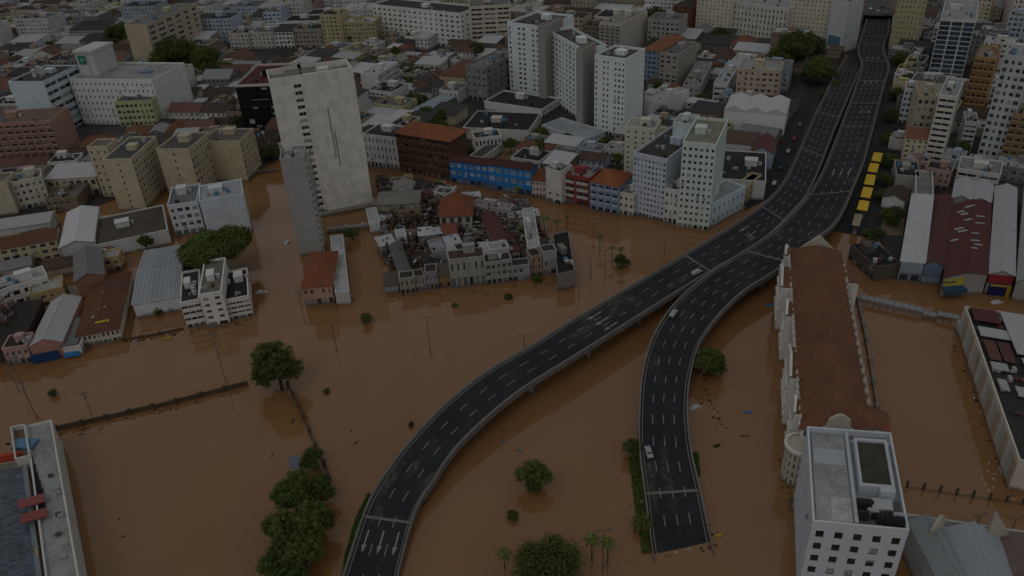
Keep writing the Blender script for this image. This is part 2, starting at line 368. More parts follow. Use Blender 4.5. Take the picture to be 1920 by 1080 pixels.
            if h > 12 and random.random() < .5:
                ab = MB(); aq = uvp(random.uniform(.2, .8)*W, random.uniform(.3, .8)*D, h); ab.tube(aq, aq+Vector((0, 0, random.uniform(4, 8))), .12, .05, 5); ab.build('antenna', M('plain', (.12, .12, .12)), root)
            for _ in range(tanks or 0):
                inst('water_tank', TANK, M('plain', (.5, .5, .5)), root, uvp(random.uniform(.3, .7)*W, random.uniform(.3, .8)*D, h+.004), 0, (2.6, 2.6, 5))
    elif roof in ('gable', 'tile', 'gableB', 'tileB'):
        along = ridge or ('u' if W >= D else 'v')
        rs = rise or (D if along == 'u' else W)*.22; ov = over; th = .18
        span, leng = (D, W) if along == 'u' else (W, D)
        def X(a, b_, z): return uvp(a, b_, z) if along == 'u' else uvp(b_, a, z)   # a along ridge, b across
        sl = rs/(span/2); ze = h-ov*sl+.02
        for b0, b1 in ((-ov, span/2), (span+ov, span/2)):
            q = [X(-ov, b0, ze), X(leng+ov, b0, ze), X(leng+ov, b1, h+rs+.02), X(-ov, b1, h+rs+.02)]
            nrm = (q[1]-q[0]).cross(q[2]-q[1])
            if nrm.z < 0: q = [q[1], q[0], q[3], q[2]]
            rb.face(q); lo = [p-Vector((0, 0, th)) for p in q]
            rb.face(list(reversed(lo)))
            for i in range(4): rb.face([lo[i], lo[(i+1) % 4], q[(i+1) % 4], q[i]])
        mb.face([X(0, 0, h), X(0, span, h), X(0, span/2, h+rs-.1)]); mb.face([X(leng, 0, h), X(leng, span, h), X(leng, span/2, h+rs-.1)])
        rg = MB(); rg.tube(X(-ov, span/2, h+rs), X(leng+ov, span/2, h+rs), .2, .2, 6); rg.build('ridge_cap', M('plain', sc3(rc, 1.1)), root)
    elif roof == 'hip':
        ov = over; rs = rise or min(W, D)*.28; z = h+.02; rbm = rb
        c0, c1, c2, c3 = uvp(-ov, -ov, z), uvp(W+ov, -ov, z), uvp(W+ov, D+ov, z), uvp(-ov, D+ov, z)
        if W >= D: p, q = uvp(D/2, D/2, h+rs), uvp(W-D/2, D/2, h+rs); fs = [[c0, c1, q, p], [c1, c2, q], [c2, c3, p, q], [c3, c0, p]]
        else: p, q = uvp(W/2, W/2, h+rs), uvp(W/2, D-W/2, h+rs); fs = [[c0, c1, p], [c1, c2, q, p], [c2, c3, q], [c3, c0, p, q]]
        for ff in fs: rb.face(ff)
        for i, (a, b_) in enumerate(((c0, c1), (c1, c2), (c2, c3), (c3, c0))):
            rb.face([a-Vector((0, 0, .3)), b_-Vector((0, 0, .3)), b_, a])
        rb.face([x-Vector((0, 0, .3)) for x in (c3, c2, c1, c0)])
        rg = MB()
        for a, b_ in ((c0, p), (c1, p if W < D else q), (c2, q), (c3, q if W < D else p), (p, q)):
            if (a-b_).length > .3: rg.tube(a, b_, .17, .17, 5)
        rg.build('ridge_cap', M('plain', sc3(rc, .95)), root)
    elif roof == 'barrel':
        rs = rise or W*.16; ns = 10; pr = []
        for k in range(ns+1): t_ = k/ns; pr.append((W*t_, h+.02+rs*math.sin(math.pi*t_)))
        for k in range(ns):
            (u0, za), (u1, zb) = pr[k], pr[k+1]; rb.face([uvp(u0, -.3, za), uvp(u1, -.3, zb), uvp(u1, D+.3, zb), uvp(u0, D+.3, za)], 0, [(0, k*1.), (0, k+1.), (D, k+1.), (D, k*1.)])
        mb.face([uvp(u, 0, z-.02) for u, z in pr]); mb.face([uvp(u, D, z-.02) for u, z in reversed(pr)])
    elif roof == 'shed':
        rs = rise or D*.1; ov = over
        q = [uvp(-ov, -ov, h+.05), uvp(W+ov, -ov, h+.05), uvp(W+ov, D+ov, h+rs), uvp(-ov, D+ov, h+rs)]; rb.face(q)
        lo = [p-Vector((0, 0, .2)) for p in q]; rb.face(list(reversed(lo)))
        for i in range(4): rb.face([lo[i], lo[(i+1) % 4], q[(i+1) % 4], q[i]])
        mb.face([uvp(0, D, h), uvp(W, D, h), uvp(W, D, h+rs-.25), uvp(0, D, h+rs-.25)])
        mb.face([uvp(W, 0, h), uvp(W, D, h), uvp(W, D, h+rs-.25)]); mb.face([uvp(0, D, h), uvp(0, 0, h), uvp(0, D, h+rs-.25)])
    elif roof == 'none':
        mb.face([uvp(.4, .4, .6), uvp(W-.4, .4, .6), uvp(W-.4, D-.4, .6), uvp(.4, D-.4, .6)], 1)
    mb.build('wall', [wm, M('flat', (.12, .1, .08))], root)
    if rb.f: rb.build('roof', rm, root)
    if land: LAND.append((*proj(cen+Vector((0, 0, h*.6))), land))
    root['_uv'] = 0; del root['_uv']
    info = dict(root=root, W=W, D=D, h=h, uvp=uvp, e=e, g=g, cen=cen, pts=pts, rz=math.atan2(e.y, e.x))
    return info
# ================================================================== setting: water, dry land, streets
b = MB(); b.face([(-2500, -300, 0), (2500, -300, 0), (2500, 4500, 0), (-2500, 4500, 0)])
struct(b.build('flood_water', M('water')))
b = MB(); b.face([(-2500, -300, -3), (2500, -300, -3), (2500, 4500, -3), (-2500, 4500, -3)])
struct(b.build('ground', M('asphalt', (.08, .07, .06))))
shore = [(-500, 440), (60, 408), (185, 384), (300, 345), (478, 322), (520, 300), (640, 296), (690, 300), (752, 314), (850, 330), (1000, 358), (1110, 378), (1190, 388),
         (1330, 415), (1400, 384), (1436, 372), (1470, 385), (1560, 428), (1600, 437), (1645, 445), (1690, 505), (1850, 535), (1925, 545), (2300, 600)]
sp = [at(x, y, .25) for x, y in shore]
far = [Vector((2400, 700, .25)), Vector((2400, 4400, .25)), Vector((-2400, 4400, .25)), Vector((-2400, 700, .25))]
b = MB(); b.face([tuple(p) for p in sp+far])
struct(b.build('land', M('asphalt', (.045, .042, .038))))
def sheet(name, pts, m, z=.26, kind='structure'):
    b = MB(); P = [at(x, y, z) for x, y in pts]
    if (P[1]-P[0]).cross(P[2]-P[1]).z < 0: P.reverse()
    b.face(P); o = b.build(name, m); o['kind'] = kind; return o
ASPH = M('asphalt', (.028, .029, .031)); PAVE = M('asphalt', (.15, .14, .125)); DIRT = M('asphalt', (.20, .135, .075)); GRASS = M('asphalt', (.03, .05, .014))
sheet('bus_street', [(1563, 432), (1645, 447), (1672, 330), (1690, 240), (1655, 235), (1620, 330)], ASPH, .262)
sheet('street', [(1395, 395), (1440, 372), (1470, 330), (1515, 225), (1540, 160), (1520, 158), (1480, 225), (1425, 330)], ASPH, .262)
sheet('street', [(760, 180), (785, 190), (845, 130), (880, 95), (862, 92), (830, 125)], ASPH, .262)
sheet('street', [(300, 262), (470, 250), (480, 236), (300, 244)], ASPH, .262)
sheet('parking_lot', [(315, 240), (395, 237), (392, 160), (345, 185), (312, 215)], M('asphalt', (.10, .085, .07)), .262)
sheet('dirt_yard', [(903, 300), (985, 312), (1000, 283), (940, 272), (915, 283)], DIRT, .263)
sheet('dirt_yard', [(1650, 440), (1692, 442), (1702, 372), (1664, 368)], M('asphalt', (.17, .125, .08)), .264)
sheet('grass_patch', [(1670, 165), (1735, 165), (1740, 130), (1690, 135)], GRASS, .262)
sheet('garden_ground', [(745, 232), (858, 236), (868, 200), (790, 212)], GRASS, .262)
# ================================================================== elevated roads
def catmull(P, n):
    out = []; Q = [P[0]*2-P[1]]+P+[P[-1]*2-P[-2]]
    for i in range(1, len(Q)-2):
        a, b_, c, d = Q[i-1], Q[i], Q[i+1], Q[i+2]
        for k in range(n):
            t = k/n; out.append(.5*((2*b_)+(c-a)*t+(2*a-5*b_+4*c-d)*t*t+(3*b_-a-3*c+d)*t**3))
    out.append(P[-1]); return out
def viaduct(label, rows, lanes_at, joints, arrows, zmin_pier=2.5):
    Lp = [at(r[0], r[1], r[4]) for r in rows]; Rp = [at(r[2], r[3], r[5] if len(r) > 5 else r[4]) for r in rows]
    Ls = catmull(Lp, 10); Rs = catmull(Rp, 10); n = len(Ls)
    cen = (Ls[0]+Rs[0])/2; root = empty('elevated_road', Vector((cen.x, cen.y, 0))); tag(root, label, 'viaduct'); O = root.location
    Ls = [p-O for p in Ls]; Rs = [p-O for p in Rs]; Z = Vector((0, 0, 1))
    dk = MB(); gd = MB()
    def lat(i): v = Rs[i]-Ls[i]; v.z = 0; return v.normalized()
    S = [0]
    for i in range(1, n): S.append(S[-1]+((Ls[i]+Rs[i])/2-(Ls[i-1]+Rs[i-1])/2).length)
    for i in range(n-1):
        dk.face([Ls[i], Rs[i], Rs[i+1], Ls[i+1]], 0, [(0, S[i]), (14, S[i]), (14, S[i+1]), (0, S[i+1])])
        for (A, sgn) in ((Ls, 1), (Rs, -1)):
            a0, a1 = A[i], A[i+1]; o0, o1 = lat(i)*sgn, lat(i+1)*sgn
            p = [(a0+o0*-.1, a1+o1*-.1)]
            q = [a0-o0*.12-Z*1.3, a1-o1*.12-Z*1.3, a1-o1*.12-Z*.01, a0-o0*.12-Z*.01]
            gd.face(q if sgn < 0 else list(reversed(q)))
            u0_, u1_ = a0+o0*1.6-Z*1.5, a1+o1*1.6-Z*1.5
            q = [u0_, u1_, q[1], q[0]]; gd.face(q if sgn < 0 else list(reversed(q)))
        a, b_ = Ls[i]+lat(i)*1.6-Z*1.5, Rs[i]-lat(i)*1.6-Z*1.5; c, d = Rs[i+1]-lat(i+1)*1.6-Z*1.5, Ls[i+1]+lat(i+1)*1.6-Z*1.5
        gd.face([d, c, b_, a])
    dk.build('roadway', M('asphalt', (.023, .024, .0265), .85, 1.5), root)
    gd.build('girder', M('wall', (.17, .16, .15), .9, 1.0), root)
    for A, sgn in ((Ls, 1), (Rs, -1)):          # concrete parapets with a steel rail
        pb = MB(); rl = MB()
        for i in range(n-1):
            if min(A[i].z, A[i+1].z) < -1.2: continue
            o0, o1 = lat(i)*sgn, lat(i+1)*sgn; a0, a1 = A[i], A[i+1]
            in0, in1 = a0+o0*.38, a1+o1*.38; ou0, ou1 = a0-o0*.1, a1-o1*.1; H = Z*.85
            for q in ([in0, in1, in1-o1*.12+H, in0-o0*.12+H], [in0-o0*.12+H, in1-o1*.12+H, ou1+H, ou0+H], [ou0+H, ou1+H, ou1-Z*.012, ou0-Z*.012]):
                pb.face(q if sgn < 0 else list(reversed(q)))
            rl.tube(a0+o0*.95+Z*.02, a1+o1*.95+Z*.02, .14, .14, 4, 0, False)
        pb.build('parapet', M('wall', (.20, .195, .18), .9, 1.0), root); rl.build('edge_kerb', M('plain', (.24, .23, .21)), root)
    def point(i, f, t=0.0):
        a = Ls[i]*(1-f)+Rs[i]*f
        if t and i+1 < n: a = a*(1-t)+(Ls[i+1]*(1-f)+Rs[i+1]*f)*t
        return a
    def at_s(s, f):
        i = 0
        while i < n-2 and S[i+1] < s: i += 1
        return point(i, f, max(0, min(1, (s-S[i])/(S[i+1]-S[i]+1e-6)))), i
    dm = M('plain', (.21, .21, .2), .7)
    db = MB(); db.face([(-.5, -.5, 0), (.5, -.5, 0), (.5, .5, 0), (-.5, .5, 0)]); DASH = db.mesh('lane_dash', dm)
    ab = MB(); ab.face([(-.12, -.5, 0), (.12, -.5, 0), (.12, .2, 0), (-.12, .2, 0)]); ab.face([(-.42, .15, .002), (.42, .15, .002), (0, .5, .002)]); ARW = ab.mesh('lane_arrow', M('plain', (.27, .27, .26)))
    s = 4.0; cnt = 0
    while s < S[-1]-4 and cnt < 290:
        nl = lanes_at(s/S[-1])
        for k in range(1, nl):
            f = .06+.88*k/nl; p, i = at_s(s, f); q, _ = at_s(s+3.4, f)
            if p.z < .15: continue
            d = q-p; o = inst('lane_dash', DASH, None, root, (p+q)/2+Z*.012, math.atan2(d.y, d.x)-math.pi/2, (.28, 3.4, 1)); cnt += 1
            o.rotation_euler = d.to_track_quat('Y', 'Z').to_euler()
        s += 8.6
    for sf in joints:
        s = S[-1]*sf; jb = MB(); p0, _ = at_s(s-.4, .03); p1, _ = at_s(s-.4, .97); p2, _ = at_s(s+.4, .97); p3, _ = at_s(s+.4, .03)
        jb.face([p+Z*.02 for p in (p0, p1, p2, p3)]); jb.build('expansion_joint', M('plain', (.19, .18, .155)), root)
    for sf, ff, w_ in arrows:
        p, i = at_s(S[-1]*sf, ff); q, _ = at_s(S[-1]*sf-7, ff); d = q-p
        o = inst('lane_arrow', ARW, None, root, (p+q)/2+Z*.03); o.rotation_euler = d.to_track_quat('Y', 'Z').to_euler(); o.scale = (w_, 7, 1)
    rd = random.Random(len(rows)); dust = M('dust', (.20, .185, .16))
    for k in range(26):                              # pale silt and wear on the deck, thickest where the road nears the water
        sf = S[-1]*(rd.random()**2.2)*.95; f0 = rd.choice((.12, .2, .45, .7, .85)); ln = rd.uniform(8, 26); p0, i = at_s(max(2, sf), max(.02, f0-.14)); p1, _ = at_s(max(2, sf), min(.98, f0+.14)); p2, _ = at_s(sf+ln, min(.98, f0+.14)); p3, _ = at_s(sf+ln, max(.02, f0-.14))
        if p0.z < .3: continue
        q = MB(); zz = Z*(.005+.00025*k); q.face([p+zz for p in (p0, p1, p2, p3)], 0, [(0, 0), (1, 0), (1, 1), (0, 1)]); q.build('dust_patch', dust, root)
    s = 12
    while s < S[-1]:
        p, i = at_s(s, .5)
        if p.z > zmin_pier:
            pr = MB(); wv = (Rs[i]-Ls[i]).length
            for f in (-.22, .22):
                c_ = p+lat(i)*f*wv; pr.tube((c_.x, c_.y, -3), (c_.x, c_.y, p.z-1.45), .9, .9, 10)
            l_ = lat(i); a, b_ = p-l_*wv*.36, p+l_*wv*.36; t_ = Vector((-l_.y, l_.x, 0))*.8
            pr.prism([(x.x, x.y) for x in (a-t_, b_-t_, b_+t_, a+t_)], p.z-2.6, p.z-1.52, 0, True, True); pr.build('pier', M('wall', (.26, .25, .23)), root)
        s += 26
    for i in range(n-1): block([((q+O).x, (q+O).y) for q in (Ls[i]-lat(i)*2, Rs[i]+lat(i)*2, Rs[i+1]+lat(i+1)*2, Ls[i+1]-lat(i+1)*2)])
    return root
viaduct('black left branch of the elevated road sweeping down to the bottom edge', [
    (628, 1130, 738, 1130, .2), (645, 1078, 747, 1080, 1.0), (690, 947, 779, 962, 2.6), (736, 872, 815, 903, 4), (782, 815, 850, 850, 5.3), (843, 753, 903, 795, 6.5), (920, 694, 975, 735, 7.3),
    (1000, 648, 1055, 684, 8), (1080, 598, 1135, 634, 8), (1193, 532, 1247, 563, 8), (1293, 473, 1342, 505, 8), (1380, 420, 1425, 456, 8), (1440, 376, 1483, 402, 8), (1478, 327, 1522, 350, 8),
    (1523, 227, 1567, 240, 7), (1563, 146, 1605, 150, 5), (1588, 105, 1622, 110, 3)],
    lambda t: 3 if t < .42 else 4, (.047, .36, .47, .62, .74, .86),
    [(.040, .2, 1.6), (.040, .5, 1.6), (.040, .8, 1.6), (.26, .22, 1.8), (.26, .5, 1.8), (.26, .78, 1.8), (.435, .3, 1.5), (.435, .6, 1.5)])
viaduct('broad black right branch of the elevated road ending under water in the foreground', [
    (1228, 1075, 1342, 1068, -1.5), (1223, 1034, 1334, 1022, .12, -.12), (1208, 918, 1311, 912, 1.8), (1199, 840, 1296, 845, 3.4), (1199, 765, 1289, 765, 5), (1206, 695, 1296, 697, 6.2), (1225, 632, 1314, 642, 7.2), (1263, 573, 1350, 592, 8),
    (1317, 524, 1398, 546, 8.4), (1380, 482, 1462, 505, 8.4), (1440, 443, 1520, 458, 8.4), (1487, 400, 1572, 412, 8.4), (1527, 350, 1606, 338, 8.4), (1556, 290, 1624, 290, 8.2),
    (1603, 165, 1657, 165, 7), (1615, 123, 1667, 125, 6.5), (1608, 93, 1657, 93, 6), (1619, 57, 1667, 57, 5), (1624, 36, 1668, 36, 4.5)],
    lambda t: 4 if t < .5 else 5, (.041, .27, .39, .55, .62, .70, .78, .86, .90),
    [(.44, .3, 1.6), (.44, .5, 1.6), (.44, .7, 1.6), (.60, .5, 1.5), (.60, .7, 1.5), (.70, .3, 1.5), (.70, .5, 1.5), (.70, .7, 1.5), (.8, .3, 1.5), (.8, .5, 1.5), (.8, .7, 1.5)])
# ================================================================== buildings, left of the picture, back to front
B = bld
# hospital-like white complex
x = B('hospital', 'long white six storey building with paired windows and green square on its roof tower', 'building', (130, 150), (285, 152), (278, 119), base=('B', 296, 240), wall=WHITE, fl=7, f='t', fc=18, s='n', rc=(.34, .35, .36), shop=False, clutter=0, land='the green signed hospital')
rz = x['rz']
t = inst('roof_tower', STAIR, M('rwall', WHITE), x['root'], x['uvp'](x['W']*.13, x['D']*.55, x['h']+.01), rz, (x['W']*.22, x['D']*.55, 15))
gs = MB(); gs.box(-2.6, 2.6, -.12, 0, -2.6, 2.6); o = gs.build('sign', M('plain', (.03, .22, .12), .5), x['root'], x['uvp'](x['W']*.10, x['D']*.55-x['D']*.275-.75, x['h']+9.5)); o.rotation_euler.z = rz
gs = MB(); gs.box(-1.2, 1.2, -.16, -.13, -.3, .3); gs.box(-.3, .3, -.19, -.165, -1.2, 1.2); o2 = gs.build('cross_mark', M('plain', (.3, .5, .4)), o)
for k in range(2): inst('roof_tank', UBOX, M('plain', (.16, .24, .33)), x['root'], x['uvp'](x['W']*(.03+.72*k), x['D']*.45, x['h']+.01), rz, (7, 4, 1.2))
B('hospital_wing', 'pale blue white wing with dark ribbon windows left of the green sign tower', 'building', (15, 155), (81, 155), (118, 124), base=('B', 134, 252), wall=(.44, .50, .54), f='n', s='b', scn=3, fl=7, rc=(.08, .07, .06), tanks=3, shop=False, land='the pale blue hospital wing')
B('apartment_block', 'pale yellow green block with dark window rows in front of the white hospital', 'building', (214, 193), (283, 190), (277, 163), base=('A', 229, 250), wall=(.46, .47, .26), f='P', fc=8, fl=5, rc=DGREY, land='the yellow green block')
B('apartment_block', 'salmon pink apartment block with balconies at the left edge', 'building', (-40, 236), (95, 228), (124, 203), base=('B', 118, 308), wall=(.36, .22, .165), f='l', fc=9, s='n', fl=7, rc=(.2, .14, .11), rail=M('rwall', (.36, .25, .2)), land='the salmon pink block')
B('apartment_slab', 'tall beige slab with blank end wall and ribbon windows behind dark trees', 'building', (233, 48), (274, 48), (333, 8), base=('B', 291, 134), wall=(.44, .37, .27), f='n', s='P', scn=6, fl=8, rc=(.2, .2, .19), land='the tall beige slab')
B('office_block', 'low white L shaped block with dark strip roof beside the parking lot', 'building', (283, 152), (310, 152), (377, 122), base=('B', 315, 206), wall=(.46, .44, .40), f='p', s='n', fl=3, rc=(.06, .05, .045), clutter=.4, land='the parking lot')
# black glass office
x = B('office_building', 'black glass fronted office building beside the big stained slab', 'building', (441, 163), (523, 160), (530, 122), base=('A', 457, 258), wall=(.014, .014, .016), f='G', fc=7, fl=8, s='n', rc=(.11, .03, .025), frame=(.02, .02, .02), glass=M('glass', (.006, .006, .007), .15), shop=False, par=1.2, parc=(.4, .38, .35), amt=.2, land='the black glass office')
sg = MB(); sg.box(-5, 5, -.1, 0, -.35, .35); o = sg.build('sign', M('plain', (.12, .13, .14)), x['root'], x['uvp'](x['W']*.5, -.13, x['h']*.74)); o.rotation_euler.z = x['rz']
B('office_annex', 'brown two storey base building below the black glass office', 'building', (452, 262), (520, 258), (518, 245), h=9, wall=(.12, .075, .05), f='P', rc=(.06, .05, .045))
# cream triplet
B('apartment_block', 'cream block with a grey roof and one column of windows on its end wall', 'building', (193, 302), (246, 300), (277, 258), base=('A', 232, 394), wall=(.47, .41, .29), f='p', fc=5, only=(2,), s='p', fl=8, rc=(.10, .10, .10), shop=False, clutter=.3, land='the cream end walls')
B('apartment_wing', 'cream wing with small scattered windows left of the grey roofed cream block', 'building', (163, 278), (200, 277), (214, 262), base=('A', 190, 372), wall=(.48, .42, .30), f='t', fc=3, s='n', fl=7, rc=(.2, .18, .15), shop=False, clutter=0)
B('apartment_block', 'middle cream block with two small windows on its blank end wall', 'building', (293, 282), (354, 282), (372, 250), base=('A', 318, 372), wall=(.47, .41, .29), f='t', fc=5, only=(2,), s='p', fl=7, rc=(.11, .11, .10), shop=False, clutter=.4, land='the middle cream block')
B('apartment_block', 'right hand cream block with blank end wall beside the flooded street', 'building', (376, 267), (449, 267), (446, 243), base=('B', 462, 342), wall=(.46, .40, .28), f='n', s='p', fl=7, rc=(.15, .14, .13), land='the right hand cream block')
B('stair_block', 'narrow cream stair block with small windows between the cream blocks', 'building', (354, 270), (376, 270), (374, 246), h=22, wall=(.36, .31, .21), f='t', fc=2, fl=7, rc=(.13, .12, .11), clutter=0, shop=False)
B('house', 'cream house under a big pale sheet roof below the salmon block', 'house', (84, 336), (178, 331), (174, 309), base=('A', 96, 372), wall=CREAM, f='P', roof='shed', rc=(.48, .49, .5), fl=2, land='the pale sheet roof')
B('office_block', 'white three storey block with dark windows left of the pale sheet roof', 'building', (20, 345), (78, 333), (74, 318), base=('A', 40, 396), wall=(.42, .40, .33), f='p', fc=5, fl=4, rc=(.3, .28, .24))
B('apartment_block', 'cream and grey block cut by the left edge above the pale long roof', 'building', (-60, 352), (12, 343), (18, 325), base=('B', 32, 402), wall=(.46, .41, .30), f='n', s='n', rc=(.2, .19, .17), fl=5)
B('warehouse', 'long pale grey shed roof running to the left edge', 'warehouse', (-70, 440), (92, 416), (84, 398), h=8, wall=(.42, .42, .40), f='n', roof='gable', rc=(.42, .42, .41), ridge='u', rise=1.2)
B('warehouse', 'bright white gabled sheet metal roof left of centre cream blocks', 'warehouse', (112, 464), (174, 452), (160, 392), h=9, wall=(.4, .4, .4), f='n', s='n', roof='gable', ridge='v', rc=(.60, .61, .63), rise=2.0, land='the white gabled roof')
B('market_hall', 'brown grey flat roofed hall with pale patches and white wall', 'hall', (178, 462), (315, 432), (303, 386), base=('A', 190, 487), wall=(.46, .46, .45), f='n', s='n', roof='flat', rc=(.105, .088, .07), par=.5, clutter=.3, land='the brown flat hall')
B('warehouse', 'low shed with weathered grey gabled roof ahead of the white gable', 'warehouse', (140, 527), (194, 514), (183, 466), h=9, wall=(.27, .14, .09), f='n', s='n', roof='gable', ridge='v', rc=(.20, .19, .20), rise=2.2)
xw = B('warehouse', 'white blue corrugated warehouse with dark ribs beside the big dark tree', 'warehouse', (248, 570), (334, 555), (322, 462), base=('A', 254, 598), wall=(.50, .52, .54), f='n', s='n', roof='gable', ridge='u', rc=(.44, .46, .49), rise=1.6, land='the corrugated white warehouse')
for k in range(30):
    for s0 in (0, 1):
        u = xw['W']*(k+.5)/30; p0 = xw['uvp'](u, xw['D']*(s0), xw['h']+.05); p1 = xw['uvp'](u, xw['D']*.5, xw['h']+1.66); rbm = MB(); rbm.tube(p0, p1, .11, .11, 4); rbm.build('roof_rib', M('plain', (.33, .35, .37) if k % 3 else (.19, .195, .2)), xw['root'])  # every third rib in a darker grey
B('annex', 'small yellow annex with two windows between hall and corrugated warehouse', 'house', (192, 486), (222, 482), (220, 468), h=6.5, wall=(.46, .36, .2), f='P', fc=2, fl=2, rc=(.4, .4, .39), clutter=0)
B('apartment_block', 'white blue block with three small square windows on its tall wall', 'building', (374, 380), (456, 366), (452, 338), base=('A', 386, 452), wall=(.46, .50, .54), f='t', fc=3, fl=5, s='n', rc=(.42, .44, .46), shop=False, cap=3, land='the white blue block')
B('apartment_block', 'stepped white block with dark roof terrace left of the white blue block', 'building', (314, 388), (370, 380), (366, 348), base=('A', 328, 444), wall=(.47, .49, .51), f='P', fc=4, fl=4, s='n', rc=(.2, .2, .21))
B('apartment_block', 'cream three storey block with brown tiled roof at the left edge', 'building', (-60, 478), (104, 448), (94, 428), base=('B', 112, 486), wall=(.46, .39, .26), f='P', fc=9, fl=3, s='n', roof='tile', ridge='u', rc=(.17, .07, .035), rise=1.5, shop=False)
B('house', 'white stepped roof terrace house under the cream tiled block', 'house', (0, 548), (90, 520), (84, 500), h=8, wall=(.52, .51, .48), f='P', rc=(.48, .47, .45), fl=2)
B('house', 'yellow back house with a dark red eave by the white terrace', 'house', (55, 555), (118, 540), (112, 520), h=6, wall=(.44, .33, .16), f='p', rc=(.42, .41, .38), fl=2, clutter=0)
B('warehouse', 'blackened roofless shed at the left edge', 'ruin', (-25, 655), (38, 645), (30, 572), h=7, wall=(.05, .035, .03), f='n', roof='shed', rc=(.03, .022, .02), rise=.8)
B('shop', 'pink fronted shop with a long pale barrel roof at the waterline', 'shop', (54, 650), (116, 640), (92, 566), base=('A', 62, 680), wall=(.40, .20, .17), f='n', s='n', roof='gable', ridge='v', rise=2.4, rc=(.44, .44, .43), over=.2, land='the pink shop')
B('house', 'small faded pink house by two leaning utility poles', 'house', (4, 657), (50, 650), (45, 628), base=('A', 10, 690), wall=(.42, .27, .24), f='p', fc=4, fl=2, rc=(.3, .25, .22))
B('shop', 'low white kiosk with bright blue awning between pink shop and ruined hall', 'shop', (117, 653), (150, 648), (146, 634), base=('A', 121, 672), wall=(.46, .45, .42), f='n', rc=(.42, .4, .37), par=.3, clutter=0)
B('shed', 'grey felt roof shed behind the blue awning kiosk', 'shed', (114, 648), (143, 643), (131, 600), h=5, wall=(.2, .2, .19), f='n', roof='shed', rc=(.16, .16, .15), rise=.4)
x = B('market_hall', 'old hall with decayed rust red roof, plants growing through and arched front', 'ruin', (143, 630), (222, 615), (200, 518), base=('A', 150, 654), wall=(.44, .40, .32), f='a', fc=9, fl=2, s='n', roof='hip', rc=(.17, .065, .04), rise=2.0, land='the rust roofed hall')
y_ = MB(); y_.box(-2.3, 2.3, -.1, .1, -.7, .7); o = y_.build('yellow_panel', M('plain', (.5, .36, .03)), x['root'], x['uvp'](x['W']*.6, x['D']*.1, x['h']+1.2)); o.rotation_euler = (R(-60), 0, x['rz'])
for (u, v, s_) in ((.48, .62, 2.2), (.52, .33, 2.6), (.35, .2, 1.2)):
    inst('debris_box', UBOX, M('plain', (.42, .38, .33)), x['root'], x['uvp'](x['W']*u, x['D']*v, x['h']+.9), x['rz']+.5, (s_, .9, .9))
# four-storey white building standing in the water
B('office_block', 'left wing with black roof of the white office standing in the water', 'building', (338, 571), (374, 564), (369, 508), base=('A', 350, 618), wall=(.50, .48, .45), f='b', fc=3, fl=4, s='n', rc=(.05, .05, .052), land='the white office in the water')
B('office_block', 'raised centre of the white office standing in the water', 'building', (373, 556), (416, 549), (413, 487), base=('A', 390, 614), wall=(.54, .53, .50), f='p', fc=2, fl=5, s='n', rc=(.22, .20, .17))
B('office_block', 'right wing with black roof and red band of the white office in the water', 'building', (415, 567), (467, 557), (462, 505), base=('B', 471, 594), wall=(.50, .47, .43), f='b', fc=4, fl=4, s='p', rc=(.03, .03, .033))
# ------------------------------------------------------------------ the stained slab towers
x = B('tower_slab', 'huge stained white slab tower with one column of openings', 'tower', (507, 160), (662, 138), (681, 117), base=('B', 698, 382), wall=(.56, .54, .48), f='P', fc=8, only=(2,), s='b', fl=20, rc=(.27, .25, .22), par=2.6, shop=False, amt=1.5, scn=4, land='the huge stained slab tower')
for v in (.2, .55): inst('roof_block', STAIR, M('rwall', (.36, .34, .29)), x['root'], x['uvp'](x['W']*(.2+v*.5), x['D']*.55, x['h']+.01), x['rz'], (7, 6, 4))
pw = MB(); q = [x['uvp'](x['W']*.40, -1.25, 0), x['uvp'](x['W']+.06, -1.25, 0), x['uvp'](x['W']+.06, -.01, 0), x['uvp'](x['W']*.40, -.01, 0)]; pw.prism([(p.x, p.y) for p in q], -2, x['h']+2.9, 0, True, True); pw.build('projecting_wall', M('wall', (.75, .72, .64), .9, 1.5), x['root'])
for (u_, z0_, z1_) in ((.62, .42, .80), (.655, .36, .62), (.30, .05, .5)):   # rust-stained rainwater pipes on the blank wall
    pp = MB(); a = x['uvp'](x['W']*u_, -1.42 if u_ > .4 else -.14, x['h']*z0_); pp.tube(a, x['uvp'](x['W']*u_, -1.42 if u_ > .4 else -.14, x['h']*z1_), .16, .16, 6); pp.build('rain_pipe', M('rwall', (.2, .17, .13), .9, 1.8), x['root'])
st_ = MB(); st_.box(0, x['W']+2, -4.5, -1.3, -2, 1.2); o = st_.build('podium', M('wall', (.28, .27, .25)), x['root'], x['uvp'](-1, 0, 0)); o.rotation_euler.z = x['rz']
x = B('tower_slab', 'narrow grey slab tower with blank end wall rising from the flooded street', 'tower', (525, 303), (571, 298), (584, 276), base=('B', 612, 474), wall=(.33, .325, .31), f='n', s='l', scn=5, fl=14, rc=(.4, .4, .4), par=1.2, shop=False, amt=.9, rail=M('rwall', (.45, .45, .44)), land='the narrow grey slab')
B('house', 'pink house with orange tiled roof at the foot of the narrow grey slab', 'house', (566, 539), (621, 534), (608, 474), base=('A', 575, 574), wall=(.44, .26, .19), f='p', fc=5, fl=2, s='n', roof='hip', rc=(.30, .095, .04), rise=3.2, land='the pink orange roofed house')
B('warehouse', 'long low white roof shed right of the pink orange roofed house', 'warehouse', (628, 550), (655, 548), (643, 441), h=5.5, para=True, wall=(.40, .39, .36), f='n', roof='flat', rc=(.46, .47, .48), par=.4, clutter=0)
